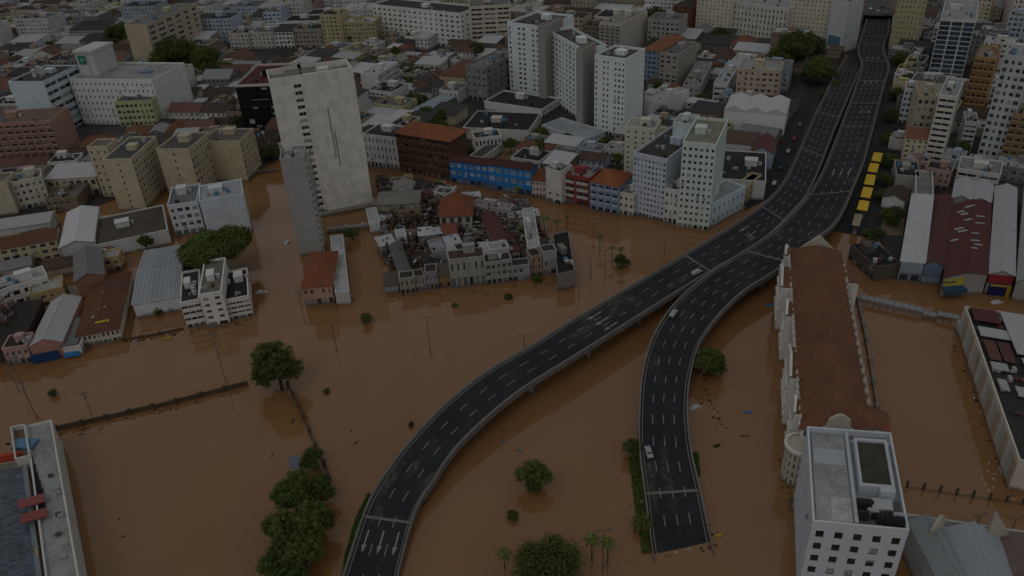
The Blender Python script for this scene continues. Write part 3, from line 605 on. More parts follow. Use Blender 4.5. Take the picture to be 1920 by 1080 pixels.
B('shed', 'small white cube shed at the end of the white boundary wall', 'shed', (692, 420), (712, 417), (708, 388), h=5, wall=(.45, .46, .47), f='n', rc=(.45, .46, .47), par=.2, clutter=0)
# ------------------------------------------------------------------ centre, behind the flooded avenue
B('apartment_block', 'white three storey block with dark windows left of the brown orange roofed block', 'building', (680, 252), (747, 260), (752, 238), base=('A', 690, 312), wall=(.46, .47, .49), f='c', fc=9, fl=4, s='n', rc=(.05, .05, .05), par=.4, clutter=.3)
B('apartment_block', 'brown four storey block with orange hipped roof', 'building', (742, 248), (842, 264), (868, 243), base=('A', 751, 322), wall=(.115, .06, .038), f='l', fc=9, fl=5, s='n', roof='hip', rc=(.33, .11, .045), rise=3.2, over=1.2, rail=M('rwall', (.14, .075, .05)), land='the brown orange roofed block')
B('terrace', 'bright blue terrace with white windows and brown roof along the flooded avenue', 'building', (842, 300), (914, 309), (922, 298), base=('A', 846, 343), wall=(.025, .16, .46), f='P', fc=6, fl=3, s='n', roof='tile', ridge='u', rc=(.10, .038, .03), rise=1.6, frame=(.6, .62, .65), glass=M('glass', (.2, .24, .3), .3), amt=.5, land='the bright blue terrace')
B('terrace', 'right half of the bright blue terrace with tall white windows', 'building', (914, 307), (996, 319), (1003, 308), base=('B', 995, 369), wall=(.03, .19, .50), f='P', fc=6, fl=3, s='n', roof='tile', ridge='u', rc=(.09, .034, .028), rise=1.6, frame=(.6, .62, .65), glass=M('glass', (.2, .24, .3), .3), amt=.5)
B('house', 'narrow pale pink house with clay roof right of the blue terrace', 'house', (997, 337), (1023, 339), (1026, 318), base=('A', 998, 371), wall=(.42, .35, .32), f='p', fc=4, fl=3, roof='tile', ridge='u', rc=(.2, .07, .035))
B('house', 'tall narrow white house between pink house and red framed block', 'house', (1023, 318), (1052, 325), (1056, 308), base=('A', 1025, 378), wall=(.45, .43, .41), f='t', fc=2, cap=4, fl=5, rc=(.2, .18, .15))
x = B('apartment_block', 'white block with dark red frame and wide balconies', 'building', (1053, 327), (1106, 337), (1112, 318), base=('A', 1053, 379), wall=(.24, .05, .042), f='l', fc=2, fl=4, rc=(.3, .28, .25), rail=M('rwall', (.48, .47, .45)), land='the red framed block')
B('house', 'light blue three storey house with orange hipped roof and curved balconies', 'house', (1107, 340), (1160, 350), (1163, 322), base=('A', 1109, 394), wall=(.27, .35, .47), f='l', fc=4, fl=4, s='n', roof='hip', rc=(.33, .10, .04), rise=3.6, rail=M('rwall', (.35, .42, .52)), land='the light blue orange roofed house')
B('shop', 'low cream three storey house left of the pale blue tower', 'house', (1160, 362), (1189, 368), (1194, 352), base=('A', 1160, 402), wall=(.46, .44, .37), f='p', fc=3, fl=3, rc=(.2, .2, .19))
B('apartment_tower', 'pale blue grey apartment tower with curved balconies by the flooded avenue', 'tower', (1188, 290), (1250, 303), (1256, 238), base=('A', 1190, 402), wall=(.38, .42, .47), f='p', fc=9, s='n', fl=11, rc=(.075, .065, .055), par=1.2, frame=(.4, .44, .48), land='the pale blue tower')
B('tower_core', 'cream topped stair tower behind the pale blue tower', 'tower', (1172, 240), (1228, 245), (1232, 226), base=('A', 1178, 345), wall=(.44, .44, .34), f='t', fc=4, s='t', fl=11, rc=(.42, .40, .35), shop=False)
B('house', 'white four storey house between the pale blue and mint green towers', 'house', (1247, 355), (1281, 361), (1284, 345), base=('A', 1246, 418), wall=(.46, .45, .44), f='p', fc=4, fl=4, rc=(.24, .2, .16), land='the house between the two towers')
B('apartment_tower', 'mint white apartment tower beside the elevated road bend', 'tower', (1280, 270), (1343, 276), (1336, 226), base=('B', 1336, 434), wall=(.44, .50, .46), f='p', fc=6, s='n', fl=13, rc=(.27, .26, .2), par=1.2, frame=(.4, .42, .4), land='the mint tower')
B('tower_core', 'pale blue blank walled tower wing behind the mint tower', 'tower', (1262, 232), (1300, 236), (1304, 218), h=36, wall=(.42, .47, .49), f='n', s='t', fl=11, rc=(.42, .38, .3), shop=False)
B('warehouse', 'white blue corner warehouse with small windows under the viaduct bend', 'warehouse', (1337, 385), (1398, 352), (1362, 338), base=('A', 1340, 428), wall=(.42, .50, .55), f='t', fc=7, fl=2, s='n', rc=(.34, .35, .35), par=.9, shop=False, clutter=.3, land='the white blue corner warehouse')
B('warehouse', 'big black roofed hall with white roof pipes behind the corner warehouse', 'hall', (1344, 336), (1436, 342), (1452, 288), h=9, wall=(.44, .45, .45), f='n', rc=(.04, .037, .034), par=.5, clutter=2, land='the black roofed hall')
B('house', 'cream yellow house at the street corner right of the white blue warehouse', 'house', (1398, 352), (1428, 330), (1415, 322), h=9, wall=(.45, .37, .22), f='p', fc=4, fl=3, s='n', rc=(.38, .37, .34), clutter=0)
B('shed', 'blue grey gabled shed behind the black roofed hall', 'shed', (1408, 284), (1450, 288), (1462, 262), h=9, wall=(.27, .34, .40), f='n', s='n', roof='tile', ridge='v', rc=(.15, .06, .05), rise=3)
B('hall', 'long low hall with white gable parapet and brown roof behind the mint tower', 'hall', (1322, 262), (1416, 272), (1420, 248), h=9, wall=(.42, .40, .37), f='n', roof='tile', ridge='u', rc=(.13, .085, .06), rise=2)
# three white residential towers
for lab, A_, B_, C_, bs, fcn, nm in (
    ('leftmost of the three tall white residential towers', (951, 45), (1021, 54), (1056, 30), ('A', 957, 174), 8, 'the left white tower'),
    ('middle white residential tower turned edge on with a beige blank side', (1028, 60), (1092, 95), (1117, 78), ('A', 1033, 187), 10, 'the middle white tower'),
    ('rightmost of the three tall white residential towers', (1115, 107), (1173, 115), (1213, 96), ('A', 1115, 249), 8, 'the right white tower')):
    B('residential_tower', lab, 'tower', A_, B_, C_, base=bs, wall=(.54, .57, .60), f='p', fc=fcn, only=None if 'middle' in lab else (0, 2, 3, 5, 6, 7), fl=14, s='n', rc=(.10, .09, .085), par=1.4, frame=(.5, .5, .5), amt=.35, group='three white residential towers', land=nm, clutter=1.6)
for (A_, B_, C_, hh, lb) in (((1022, 52), (1056, 36), (1057, 28), 47, 'beige blank stair core between the left and middle white towers'), ((1093, 96), (1117, 82), (1117, 74), 45, 'beige blank stair core between the middle and right white towers')):
    B('stair_core', lb, 'tower', A_, B_, C_, h=hh, wall=(.30, .275, .25), f='n', s='n', fl=10, rc=(.3, .26, .22), amt=.3, clutter=0)
B('podium', 'white podium building with dark roof in front of the left white tower', 'building', (908, 192), (1016, 208), (1022, 182), base=('A', 910, 207), wall=(.50, .51, .52), f='n', rc=(.05, .048, .045), par=1.0, clutter=.6, land='the white podium')
B('podium', 'pale blue grey terrace deck in front of the middle white tower', 'terrace', (1015, 236), (1098, 262), (1108, 238), h=5, wall=(.4, .43, .45), f='n', rc=(.36, .39, .41), par=.5, clutter=0)
B('hall', 'long black felt roof hall in front of the white podium', 'hall', (868, 240), (992, 246), (985, 212), h=7, wall=(.42, .41, .38), f='n', rc=(.03, .03, .031), par=.4, clutter=2)
B('school', 'white building with arched window row around a courtyard behind the blue terrace', 'building', (890, 262), (940, 256), (945, 242), h=9, wall=(.50, .48, .45), f='a', fc=7, fl=2, rc=(.06, .055, .05), clutter=.3, land='the arched window building')
B('shed', 'white garden wall shed by the dirt yard behind the blue terrace', 'shed', (880, 294), (905, 298), (935, 270), h=5, wall=(.42, .40, .37), f='n', rc=(.1, .09, .08), clutter=0)
B('apartment_block', 'grey green corner block with round edged windows left of the white podium', 'building', (873, 124), (911, 129), (942, 92), base=('B', 908, 194), wall=(.22, .23, .22), f='p', fc=4, fl=5, s='p', scn=6, rc=(.2, .21, .22), land='the grey green corner block')
B('house', 'tan house with brown hipped roof left of the grey green block', 'house', (822, 140), (872, 144), (882, 112), base=('A', 826, 168), wall=(.40, .33, .22), f='n', s='n', roof='hip', rc=(.18, .085, .055), rise=2.5)
B('shed', 'pale blue sheet roof shed beside the narrow diagonal street', 'shed', (766, 208), (792, 213), (825, 178), h=5, wall=(.2, .19, .17), f='n', roof='shed', rc=(.27, .33, .38), rise=.8)
B('house', 'white roofed house with orange side wall right of the stained slab tower', 'house', (676, 140), (708, 142), (716, 116), h=14, wall=(.46, .46, .47), f='n', s='P', rc=(.50, .51, .53), clutter=.5, fl=4)
# far big blocks along the top
B('office_block', 'broad white seven storey block with many windows along the top edge', 'building', (697, 10), (862, 27), (880, 12), base=('A', 703, 72), wall=(.53, .53, .50), f='p', fc=17, fl=7, s='p', scn=4, rc=(.05, .05, .05), par=1, land='the broad white top block')
B('apartment_block', 'beige banded balcony block right of the broad white top block', 'building', (879, 14), (956, 10), (958, -5), base=('A', 886, 84), wall=(.44, .39, .31), f='b', fc=3, fl=8, s='n', rc=(.2, .19, .17), land='the beige banded block')
B('apartment_block', 'beige tower block with stepped balconies behind the right white tower', 'building', (1124, 44), (1163, 48), (1188, 20), base=('A', 1128, 110), wall=(.42, .38, .33), f='l', fc=4, fl=10, s='n', rc=(.3, .27, .23), rail=M('rwall', (.4, .37, .33)), land='the beige tower block')
B('apartment_block', 'dark brick tower with one column of dark openings along the top edge', 'tower', (1262, 12), (1297, 16), (1310, -2), base=('A', 1264, 64), wall=(.13, .055, .035), f='s', fc=3, only=(1,), s='n', fl=8, rc=(.05, .05, .05), land='the dark brick tower')
B('apartment_block', 'yellow cream tower with grid of small windows along the top edge', 'tower', (1308, -12), (1376, -6), (1380, -20), base=('A', 1313, 66), wall=(.46, .43, .33), f='t', fc=9, fl=11, s='n', rc=(.3, .3, .28), land='the yellow cream tower')
B('office_block', 'long cream building with row of dark windows under the top edge', 'building', (1376, 6), (1478, 18), (1484, 2), base=('A', 1378, 72), wall=(.45, .43, .37), f='c', fc=14, fl=6, s='n', rc=(.4, .4, .4), land='the long cream building')
B('office_block', 'yellow cream grid block left of the road tunnel', 'building', (1484, -14), (1560, -8), (1566, -25), base=('A', 1486, 82), wall=(.44, .41, .32), f='t', fc=10, fl=12, s='n', rc=(.3, .3, .28), land='the yellow grid block')
x = B('apartment_block', 'pale grey narrow block with a blue mural at its foot left of the tunnel', 'building', (1560, 0), (1592, 6), (1612, -30), depth=16, base=('A', 1553, 94), wall=(.40, .41, .42), f='n', s='n', fl=11, rc=(.3, .3, .3), land='the blue mural block')
mu = MB(); mu.box(-5, 5, -.12, 0, 0, 7); o = mu.build('mural', M('plain', (.09, .19, .28)), x['root'], x['uvp'](x['W']*.5, -.01, 4)); o.rotation_euler.z = x['rz']
B('apartment_block', 'blue walled block with small orange roof behind the right white tower', 'building', (1206, 92), (1240, 96), (1250, 66), base=('A', 1206, 156), wall=(.20, .27, .34), f='P', fc=4, fl=7, s='n', roof='hip', rc=(.32, .12, .06), rise=2.5)
B('apartment_block', 'narrow block with orange brick panel between balconies', 'building', (1237, 100), (1271, 104), (1297, 80), base=('A', 1243, 162), wall=(.34, .32, .28), f='P', fc=3, fl=7, s='n', rc=(.16, .15, .14), land='the orange brick panel block')
B('house', 'white flat roofed house right behind the right white tower', 'house', (1208, 186), (1228, 192), (1250, 158), h=11, wall=(.47, .47, .45), f='n', s='n', rc=(.46, .46, .44), par=.5)
B('house', 'grey weathered roof house with clutter right of the orange brick panel block', 'house', (1280, 162), (1312, 164), (1332, 118), h=10, wall=(.36, .34, .31), f='p', fl=3, rc=(.26, .25, .24), clutter=3)
B('hall', 'white curved front hall with dark glazing left of the beige apartment block', 'hall', (1338, 158), (1364, 160), (1388, 116), h=11, wall=(.42, .43, .44), f='b', fc=1, fl=3, rc=(.42, .43, .44))
B('apartment_block', 'peach apartment block with balconies and blank right wall by the big tree', 'building', (1383, 130), (1464, 135), (1503, 120), base=('A', 1384, 192), wall=(.46, .36, .27), f='P', fc=7, s='n', fl=6, rc=(.36, .36, .36), land='the peach block', clutter=2)
x = B('church_hall', 'big white blank walled hall with pointed gables below the peach block', 'hall', (1358, 207), (1474, 216), (1490, 188), base=('A', 1362, 248), wall=(.50, .50, .50), f='n', s='n', rc=(.42, .42, .42), par=.3, clutter=0, amt=.4, land='the white gabled hall')
for k in range(3):
    W = x['W']/3; gb = MB(); pts = [(0, 0), (W, 0), (W, .8), (W*.62, 2.6), (W/2, 3.1), (W*.38, 2.6), (0, .8)]
    gb.face([(p[0], 0, p[1]) for p in pts]); gb.face([(p[0], .6, p[1]) for p in reversed(pts)])
    for i in range(7): a, c = pts[i], pts[(i+1) % 7]; gb.face([(c[0], 0, c[1]), (a[0], 0, a[1]), (a[0], .6, a[1]), (c[0], .6, c[1])])
    Dp = x['D']
    for s0 in (0, 1): gb.face([(0 if s0 == 0 else W, .6, .8), (W/2, .6, 3.0), (W/2, Dp-.5, 3.0), (0 if s0 == 0 else W, Dp-.5, .8)])
    o = gb.build('gable', M('rwall', (.50, .50, .50), .9, .4), x['root'], x['uvp'](W*k, -.07, x['h']-.2)); o.rotation_euler.z = x['rz']
# ------------------------------------------------------------------ right hand side
B('apartment_tower', 'yellow tower with dark ribbon storeys at its foot right of the tunnel', 'tower', (1664, 94), (1716, 98), (1722, 78), gnd=True, h=52, wall=(.42, .37, .23), f='t', fc=7, fl=15, s='n', rc=(.3, .3, .3), land='the yellow tower')
B('office_tower', 'blue glass office tower with white frame on the right', 'tower', (1763, 37), (1830, 41), (1850, 2), base=('A', 1737, 160), wall=(.42, .44, .46), f='G', fc=3, fl=14, s='n', rc=(.35, .36, .37), frame=(.10, .12, .14), glass=M('glass', (.028, .04, .055), .1), shop=False, land='the blue glass tower')
B('apartment_block', 'orange ochre apartment block right of the glass tower', 'building', (1828, 108), (1868, 112), (1876, 90), base=('A', 1805, 222), wall=(.34, .20, .085), f='l', fc=4, fl=9, s='n', rc=(.3, .25, .2), rail=M('rwall', (.34, .21, .10)), land='the orange ochre block')
B('apartment_tower', 'grey white tower with glazed centre bay at the right edge', 'tower', (1883, 106), (1935, 112), (1940, 88), base=('A', 1834, 304), wall=(.36, .38, .38), f='P', fc=4, fl=14, s='n', rc=(.35, .35, .35), frame=(.3, .32, .32), land='the grey edge tower')
B('apartment_block', 'ochre block cut by the right edge below the grey tower', 'building', (1898, 216), (1945, 222), (1950, 200), base=('A', 1882, 318), wall=(.28, .19, .10), f='l', fc=3, fl=8, s='n', rc=(.3, .26, .2), rail=M('rwall', (.3, .21, .11)))
B('apartment_block', 'pinkish white tower in the top right corner', 'tower', (1884, 68), (1935, 70), (1938, 52), gnd=True, h=48, wall=(.46, .40, .36), f='p', fc=6, fl=13, s='n', rc=(.3, .3, .3))
B('apartment_tower', 'white tower with dark horizontal balcony slots and tank house', 'tower', (1760, 180), (1795, 184), (1806, 150), base=('A', 1731, 310), wall=(.46, .43, .38), f='b', fc=1, fl=12, s='n', rc=(.36, .38, .40), land='the slotted white tower')
B('apartment_block', 'cream block with brick coloured roof edge left of the slotted tower', 'building', (1699, 258), (1744, 262), (1752, 244), base=('A', 1690, 305), wall=(.44, .39, .29), f='p', fc=4, fl=5, s='n', roof='shed', rc=(.24, .10, .065), rise=.6)
B('apartment_block', 'pale block with cluttered terrace behind the cream brick edged block', 'building', (1697, 168), (1722, 170), (1745, 158), base=('A', 1682, 232), wall=(.42, .44, .46), f='P', fc=3, fl=6, s='n', rc=(.34, .26, .2), clutter=3)
B('apartment_block', 'cream terrace block with orange awnings left of the slotted tower', 'building', (1722, 182), (1757, 184), (1762, 158), h=24, wall=(.42, .36, .27), f='P', fc=3, fl=6, s='n', rc=(.36, .30, .22), clutter=3)
B('office_block', 'stepped white louvred block between slotted tower and ochre block', 'building', (1810, 230), (1834, 232), (1840, 214), base=('A', 1803, 288), wall=(.44, .44, .45), f='b', fc=1, fl=6, s='n', rc=(.4, .4, .41))
B('office_block', 'long low white podium block below the grey edge tower', 'building', (1795, 318), (1876, 330), (1880, 305), h=9, wall=(.42, .41, .38), f='b', fc=2, fl=3, rc=(.3, .3, .28))
B('shed', 'black roofed workshop with white scraps beside the street trees', 'workshop', (1680, 330), (1726, 334), (1730, 306), h=7, wall=(.3, .28, .25), f='n', rc=(.05, .05, .052), clutter=2)
B('shed', 'grey concrete roofed workshop above the long white roof', 'workshop', (1716, 368), (1750, 372), (1762, 326), h=7, wall=(.4, .39, .37), f='P', rc=(.24, .235, .22), clutter=0)
for (A_, B_, C_, lb, rc_, ro) in (
    ((1786, 370), (1820, 374), (1826, 340), 'first pale gabled shed above the maroon market roofs', (.42, .43, .45), 'gable'),
    ((1822, 374), (1858, 380), (1862, 345), 'second pale gabled shed above the maroon market roofs', (.42, .43, .45), 'gable'),
    ((1690, 489), (1734, 493), (1748, 372), 'long white flat roof warehouse at the flooded street corner', (.50, .51, .52), 'shed'),
    ((1735, 494), (1770, 498), (1786, 370), 'left long maroon roofed market shed', (.105, .038, .034), 'gable'),
    ((1771, 520), (1852, 514), (1858, 378), 'broad maroon roofed market shed with skylights and yellow sign', (.10, .030, .027), 'gable'),
    ((1856, 512), (1902, 516), (1906, 352), 'long silver gabled roof warehouse right of the maroon market', (.42, .43, .45), 'gable'),
    ((1908, 525), (1960, 530), (1965, 350), 'tall grey warehouse with pale roof cut by the right edge', (.3, .31, .31), 'gable')):
    x = B('market_shed' if 'market' in lb else 'warehouse', lb, 'shed' if 'shed' in lb else 'warehouse', A_, B_, C_, h=8.5, wall=(.20, .24, .30) if 'white flat' in lb or 'left long' in lb else (.3, .29, .27), f='P' if 'white flat' in lb else 'n', s='n', fl=2, roof=ro, ridge='v', rc=rc_, rise=1.6, para=True, land={'broad': 'the maroon market', 'long ': None}.get(lb[:5]))
    if 'skylights' in lb:
        for k in range(13):
            u = random.choice((.12, .2, .3, .42, .62, .72, .85)); v = .3+.05*k; r_ = 1.6*(1-abs(u-.5)*2)
            o = inst('skylight', UBOX, M('plain', (.36, .36, .37)), x['root'], x['uvp'](x['W']*u, x['D']*v, x['h']+r_+.05), x['rz'], (random.uniform(2, 4), 1.1, .1)); o.rotation_euler.y = math.copysign(.17, u-.5)
        yb = MB(); yb.box(-.45*x['W']*.5, .45*x['W']*.5, -.3, 0, -1.4, 1.4); o = yb.build('yellow_sign', M('plain', (.50, .40, .06)), x['root'], x['uvp'](x['W']*.24, -.02, x['h']-2.2)); o.rotation_euler.z = x['rz']
        for k in range(6):
            lt = MB(); lt.box(-.35, .35, -.36, -.31, -.4, .4); lt.build('letter', M('plain', (.05, .05, .08)), o, (-4.5+k*1.0, 0, .2))
        bb = MB(); bb.box(0, x['W']*.5, -3, 0, 0, .3); bb.box(0, x['W']*.5, -3, -2.8, -1.2, 0); o = bb.build('blue_awning', M('plain', (.03, .08, .14)), x['root'], x['uvp'](0, -.05, x['h']-4.3)); o.rotation_euler.z = x['rz']
    if 'silver' in lb:
        rb_ = MB(); rb_.box(0, x['W'], -.4, 0, -3.2, 0); o = rb_.build('shop_fascia', M('plain', (.30, .03, .035)), x['root'], x['uvp'](0, -.02, x['h']-.4)); o.rotation_euler.z = x['rz']
        rb_ = MB(); rb_.box(.8, x['W'], -.7, -.45, -8.1, -3.4); o = rb_.build('blue_front', M('plain', (.012, .02, .09)), x['root'], x['uvp'](0, -.02, x['h']-.4)); o.rotation_euler.z = x['rz']
        rb_ = MB(); rb_.box(1, x['W'], -1.1, -.75, -4.2, -3.5); rb_.box(x['W']-1.2, x['W'], -1.1, -.75, -8.1, -4.2); o = rb_.build('yellow_frame', M('plain', (.45, .28, .03)), x['root'], x['uvp'](0, -.02, x['h']-.4)); o.rotation_euler.z = x['rz']
    if 'left long' in lb or 'white flat' in lb:
        rb_ = MB(); rb_.box(.2, x['W']-.2, -.5, 0, -4.6, -.2); o = rb_.build('front_panel', M('rwall', (.13, .19, .27) if 'left' in lb else (.3, .34, .39)), x['root'], x['uvp'](0, -.02, x['h'])); o.rotation_euler.z = x['rz']
B('workshop', 'black roofed low building with white bars beside the long white roof warehouse', 'workshop', (1642, 502), (1690, 496), (1698, 447), h=6, wall=(.10, .085, .07), f='n', rc=(.022, .022, .024), clutter=3, par=.5)
# ================================================================== depot at the right edge
x = B('depot', 'long depot with panelled cream left wall beside the flooded yard', 'depot', None, None, None, h=9.5, pts=quadL((1808, 578), (1909, 867), (2000, 608), 9.5), wall=(.46, .42, .36), f='n', s='n', rc=(.05, .047, .045), par=1.0, clutter=0, land='the panelled depot')
D = x['D']; W = x['W']; u3 = x['uvp']; rzv = math.atan2(x['g'].y, x['g'].x); GV = x['g']; EV = x['e']
for k in range(24):                      # wall panels, each a slab standing proud of the wall, some grey some cream
    v0 = D*(k+.04)/24; v1 = D*(k+.96)/24; z1 = 9.3 if k % 7 else 8.8
    pb = MB(); a, b_ = u3(-.18, v1, 0), u3(-.18, v0, 0); c, d = u3(-.02, v0, 0), u3(-.02, v1, 0)
    pb.prism([(q.x, q.y) for q in (a, b_, c, d)], .4, z1, 0, True, True); pb.build('wall_panel', M('wall', [(.44, .36, .27), (.46, .45, .42), (.56, .55, .52)][k*7 % 3]), x['root'])
def roofpiece(x, nm, u0, u1, v0, v1, z, col_, k='metal', rise=.0, mat=None):
    pb = MB(); h = x['h']; U = x['uvp']
    q = [U(u0*x['W'], v0*x['D'], h+z), U(u1*x['W'], v0*x['D'], h+z), U(u1*x['W'], v1*x['D'], h+z+rise), U(u0*x['W'], v1*x['D'], h+z+rise)]
    pb.face(q, 0); lo = [p-Vector((0, 0, .35+rise*0)) for p in q]; pb.face(list(reversed(lo)))
    for i in range(4): pb.face([lo[i], lo[(i+1) % 4], q[(i+1) % 4], q[i]])
    return pb.build(nm, mat or M(k, col_), x['root'])
for (u0, u1, v0, v1, z, c_) in ((.04, .30, .88, .985, 1.6, MAROON), (.33, .60, .66, .98, 1.9, (.45, .45, .45)), (.05, .33, .765, .835, 1.4, (.44, .44, .44)), (.06, .17, .60, .74, 1.2, (.14, .06, .045)),
                            (.19, .30, .60, .74, 1.25, (.11, .045, .04)), (.36, .58, .50, .64, 1.5, (.42, .43, .42)), (.05, .2, .53, .58, 1.3, (.38, .39, .38)), (.62, .9, .7, .97, 1.2, (.2, .2, .2)),
                            (.06, .14, .40, .47, 1.1, (.40, .40, .38)), (.2, .33, .38, .44, 1.1, (.42, .42, .42))):
    roofpiece(x, 'roof_sheet', u0, u1, v0, v1, z, c_)
rj = random.Random(5)
for k in range(26): roofpiece(x, 'roof_sheet', *(lambda u, v, a, e_: (u, u+a, v, v+e_))(rj.uniform(.03, .55), rj.uniform(.02, .92), rj.uniform(.03, .09), rj.uniform(.012, .035)), .5+.02*k, rj.choice([(.16, .07, .05), (.4, .4, .4), (.1, .045, .04), (.2, .19, .18), (.03, .03, .03)]), 'metal', rj.uniform(-.3, .4))
for k in range(7): inst('vent_box', ACU, M('plain', (.4, .4, .38)), x['root'], u3(W*random.uniform(.06, .4), D*random.uniform(.36, .6), 9.51), rzv, (2, 1.4, 1.2))
b = MB(); a, b2, c, d = (at(1790, 618), at(1812, 668), at(1816, 664), at(1794, 614)); b.prism([(q.x, q.y) for q in (a, b2, c, d)], -2, 3.4); o = b.build('yard_shelter', M('wall', (.42, .42, .40)))
tag(o, 'low pale lean-to along the foot of the panelled depot wall', 'shed')
# ================================================================== historic building with orange roof
h = 16.0
x = B('historic_building', 'long ornate white building with orange tiled hipped roof between the flooded yards', 'building', None, None, None, pts=quadL((1481, 470), (1504, 800), (1573, 474), h), h=h, wall=(.58, .56, .52), f='c', s='c', fl=4, roof='hip', rc=(.235, .10, .052), rise=7, over=.9, shop=False, frame=(.4, .38, .34), land='the ornate orange roofed building', scn=26, fc=8)
W, D, u3, rzv = x['W'], x['D'], x['uvp'], x['rz']; HR = x['root']
stone = M('wall', (.68, .66, .61), .9, .9); tilem = M('tile', (.225, .098, .052))
print('HIST', W, D)
lp = MB(); q = [u3(-1.0, 0, 0), u3(-.55, 0, 0), u3(-.55, D, 0), u3(-1.0, D, 0)]; lp.prism([(p.x, p.y) for p in q], h-.6, h+.9, 0, True, True); lp.build('cornice', stone, HR)
for v0, v1, pr in ((.03, .11, 2.6), (.19, .36, 3.2), (.52, .62, 3.4), (.70, .86, 4.6), (.93, .985, 2.4)):   # projecting bays, each with curved pediment and little tiled roof
    bb = MB(); a0, a1 = D*v0, D*v1; zt = h+1.2
    pr *= .85; P0, P1 = u3(-pr, a1, 0), u3(-pr, a0, 0); root = HR
    bay = empty('projecting_bay', Vector((0, 0, 0))); bay.parent = HR
    nb = max(2, int((a1-a0)/4)); facade(bb, bay, P0, P1, 0, zt, 'c', nb, 4, wset((.4, .38, .34)), 60, None, False)
    Q0, Q1 = u3(-.02, a0, 0), u3(-.02, a1, 0)
    facade(bb, bay, P1, Q0, 0, zt, 'n', 0, 0, [], 0); facade(bb, bay, Q1, P0, 0, zt, 'n', 0, 0, [], 0)
    bb.face([(p.x, p.y, zt) for p in (P0, P1, Q0, Q1)]); bb.build('wall', stone, bay)
    for zb in (h*.27, h*.52, h*.77):
        bd = MB(); q = [P0+(P0-P1).normalized()*.2, P1-(P0-P1).normalized()*.2]; nn = (P1-P0).normalized(); nn = Vector((nn.y, -nn.x, 0)); bd.prism([(v.x, v.y) for v in (q[0]+nn*.35, q[1]+nn*.35, q[1]-nn*.02, q[0]-nn*.02)], zb, zb+.4, 0, True, True); bd.build('string_course', stone, bay)
    pd = MB(); n_ = 10; mid = (P0+P1)/2; dv = (P1-P0); ln = dv.length; dv.normalize(); nv = Vector((dv.y, -dv.x, 0)); prof = []
    for k in range(n_+1): t_ = k/n_; prof.append((ln*.5*(2*t_-1)*.96, zt-.2+(1.2+2.6*max(0, math.sin(math.pi*t_))**1.5)))
    fr = [P0+dv*ln*.5+dv*s_+nv*.12+Vector((0, 0, z_)) for s_, z_ in prof]; bk = [p-nv*.7 for p in fr]
    b0, b1_ = P0+nv*.12+dv*ln*.02+Vector((0, 0, zt-.3)), P1+nv*.12-dv*ln*.02+Vector((0, 0, zt-.3))
    pd.face([b0, b1_]+list(reversed(fr))); pd.face([b1_-nv*.7, b0-nv*.7]+bk)
    for k in range(n_): pd.face([fr[k], fr[k+1], bk[k+1], bk[k]])
    pd.build('pediment', stone, bay)
    tr = MB(); c0, c1, c2, c3 = u3(-pr+.8, a0+.4, zt+.05), u3(2.5, a0+.4, zt+.05), u3(2.5, a1-.4, zt+.05), u3(-pr+.8, a1-.4, zt+.05); m0, m1 = u3(-pr+.9, (a0+a1)/2, zt+2.2), u3(4.5, (a0+a1)/2, zt+2.2)
    tr.face([c0, c1, m1, m0]); tr.face([c2, c3, m0, m1]); tr.face([c3, c0, m0]); tr.build('bay_roof', tilem, bay)
_f = MB(); _f.box(-.35, .35, -.35, .35, 0, 1.1); _f.tube((0, 0, 1.1), (0, 0, 2.3), .38, .05, 6); FIN = _f.mesh('finial', M('rwall', (.64, .62, .57)))
for k in range(30):
    v = D*(k+.5)/30
    inst('finial', FIN, None, HR, u3(-.78, v, h+.9))
_f = MB(); _f.box(-.9, .9, -.55, .55, 0, 1.5); _f.face([(-.9, -.56, 1.5), (.9, -.56, 1.5), (0, -.56, 2.5)]); _f.tube((0, 0, 1.5), (0, 0, 2.9), .7, .1, 4); PIN = _f.mesh('dormer', M('rwall', (.48, .44, .37)))
for k in range(17): inst('dormer', PIN, None, HR, u3(W+.6, D*(.12+.76*k/16), h-.4), rzv+1.57)
for v0, v1, z in ((.80, .90, 2.5), (.02, .1, 1.6)):
    wb = MB(); q = [u3(W-.02, D*v0, 0), u3(W+5, D*v0, 0), u3(W+5, D*v1, 0), u3(W-.02, D*v1, 0)]; wb.prism([(p.x, p.y) for p in q], -2, h-1, 0); wb.build('side_wing', stone, HR)
    tr = MB(); q = [u3(W-4, D*v0-.4, h+1.6), u3(W+5.4, D*v0-.4, h-1.05), u3(W+5.4, D*v1+.4, h-1.05), u3(W-4, D*v1+.4, h+1.6)]; m_ = [u3(W-5, D*(v0+v1)/2, h+3.6), u3(W+5.4, D*(v0+v1)/2, h+1)]
    tr.face([q[0], q[1], m_[1], m_[0]]); tr.face([q[2], q[3], m_[0], m_[1]]); tr.face([q[1], q[2], m_[1]]); tr.build('wing_roof', tilem, HR)
def gablefront(name, u0, u1, v, z0, zt, th, steps):
    gb = MB(); pr = [(u0, z0)]; n_ = 14
    for k in range(n_+1):
        t_ = k/n_; c_ = 1-abs(2*t_-1); hh = zt-z0
        z_ = z0+hh*(.25+.45*(c_ > .28)*1+.3*math.sin(min(1, max(0, (c_-.28)/.72))*math.pi/2)) if steps else z0+hh*c_
        pr.append((u0+(u1-u0)*t_, z_))
    pr.append((u1, z0)); F = [u3(u, v, z) for u, z in pr]; Bk = [u3(u, v+th, z) for u, z in pr]
    gb.face(F); gb.face(list(reversed(Bk)))
    for i in range(len(F)-1): gb.face([F[i+1], F[i], Bk[i], Bk[i+1]])
    return gb.build(name, M('wall', (.50, .46, .37), .9, .8), HR)
gablefront('gable_front', W*.30, W*.74, -.9, h-.5, h+5.5, .8, True)
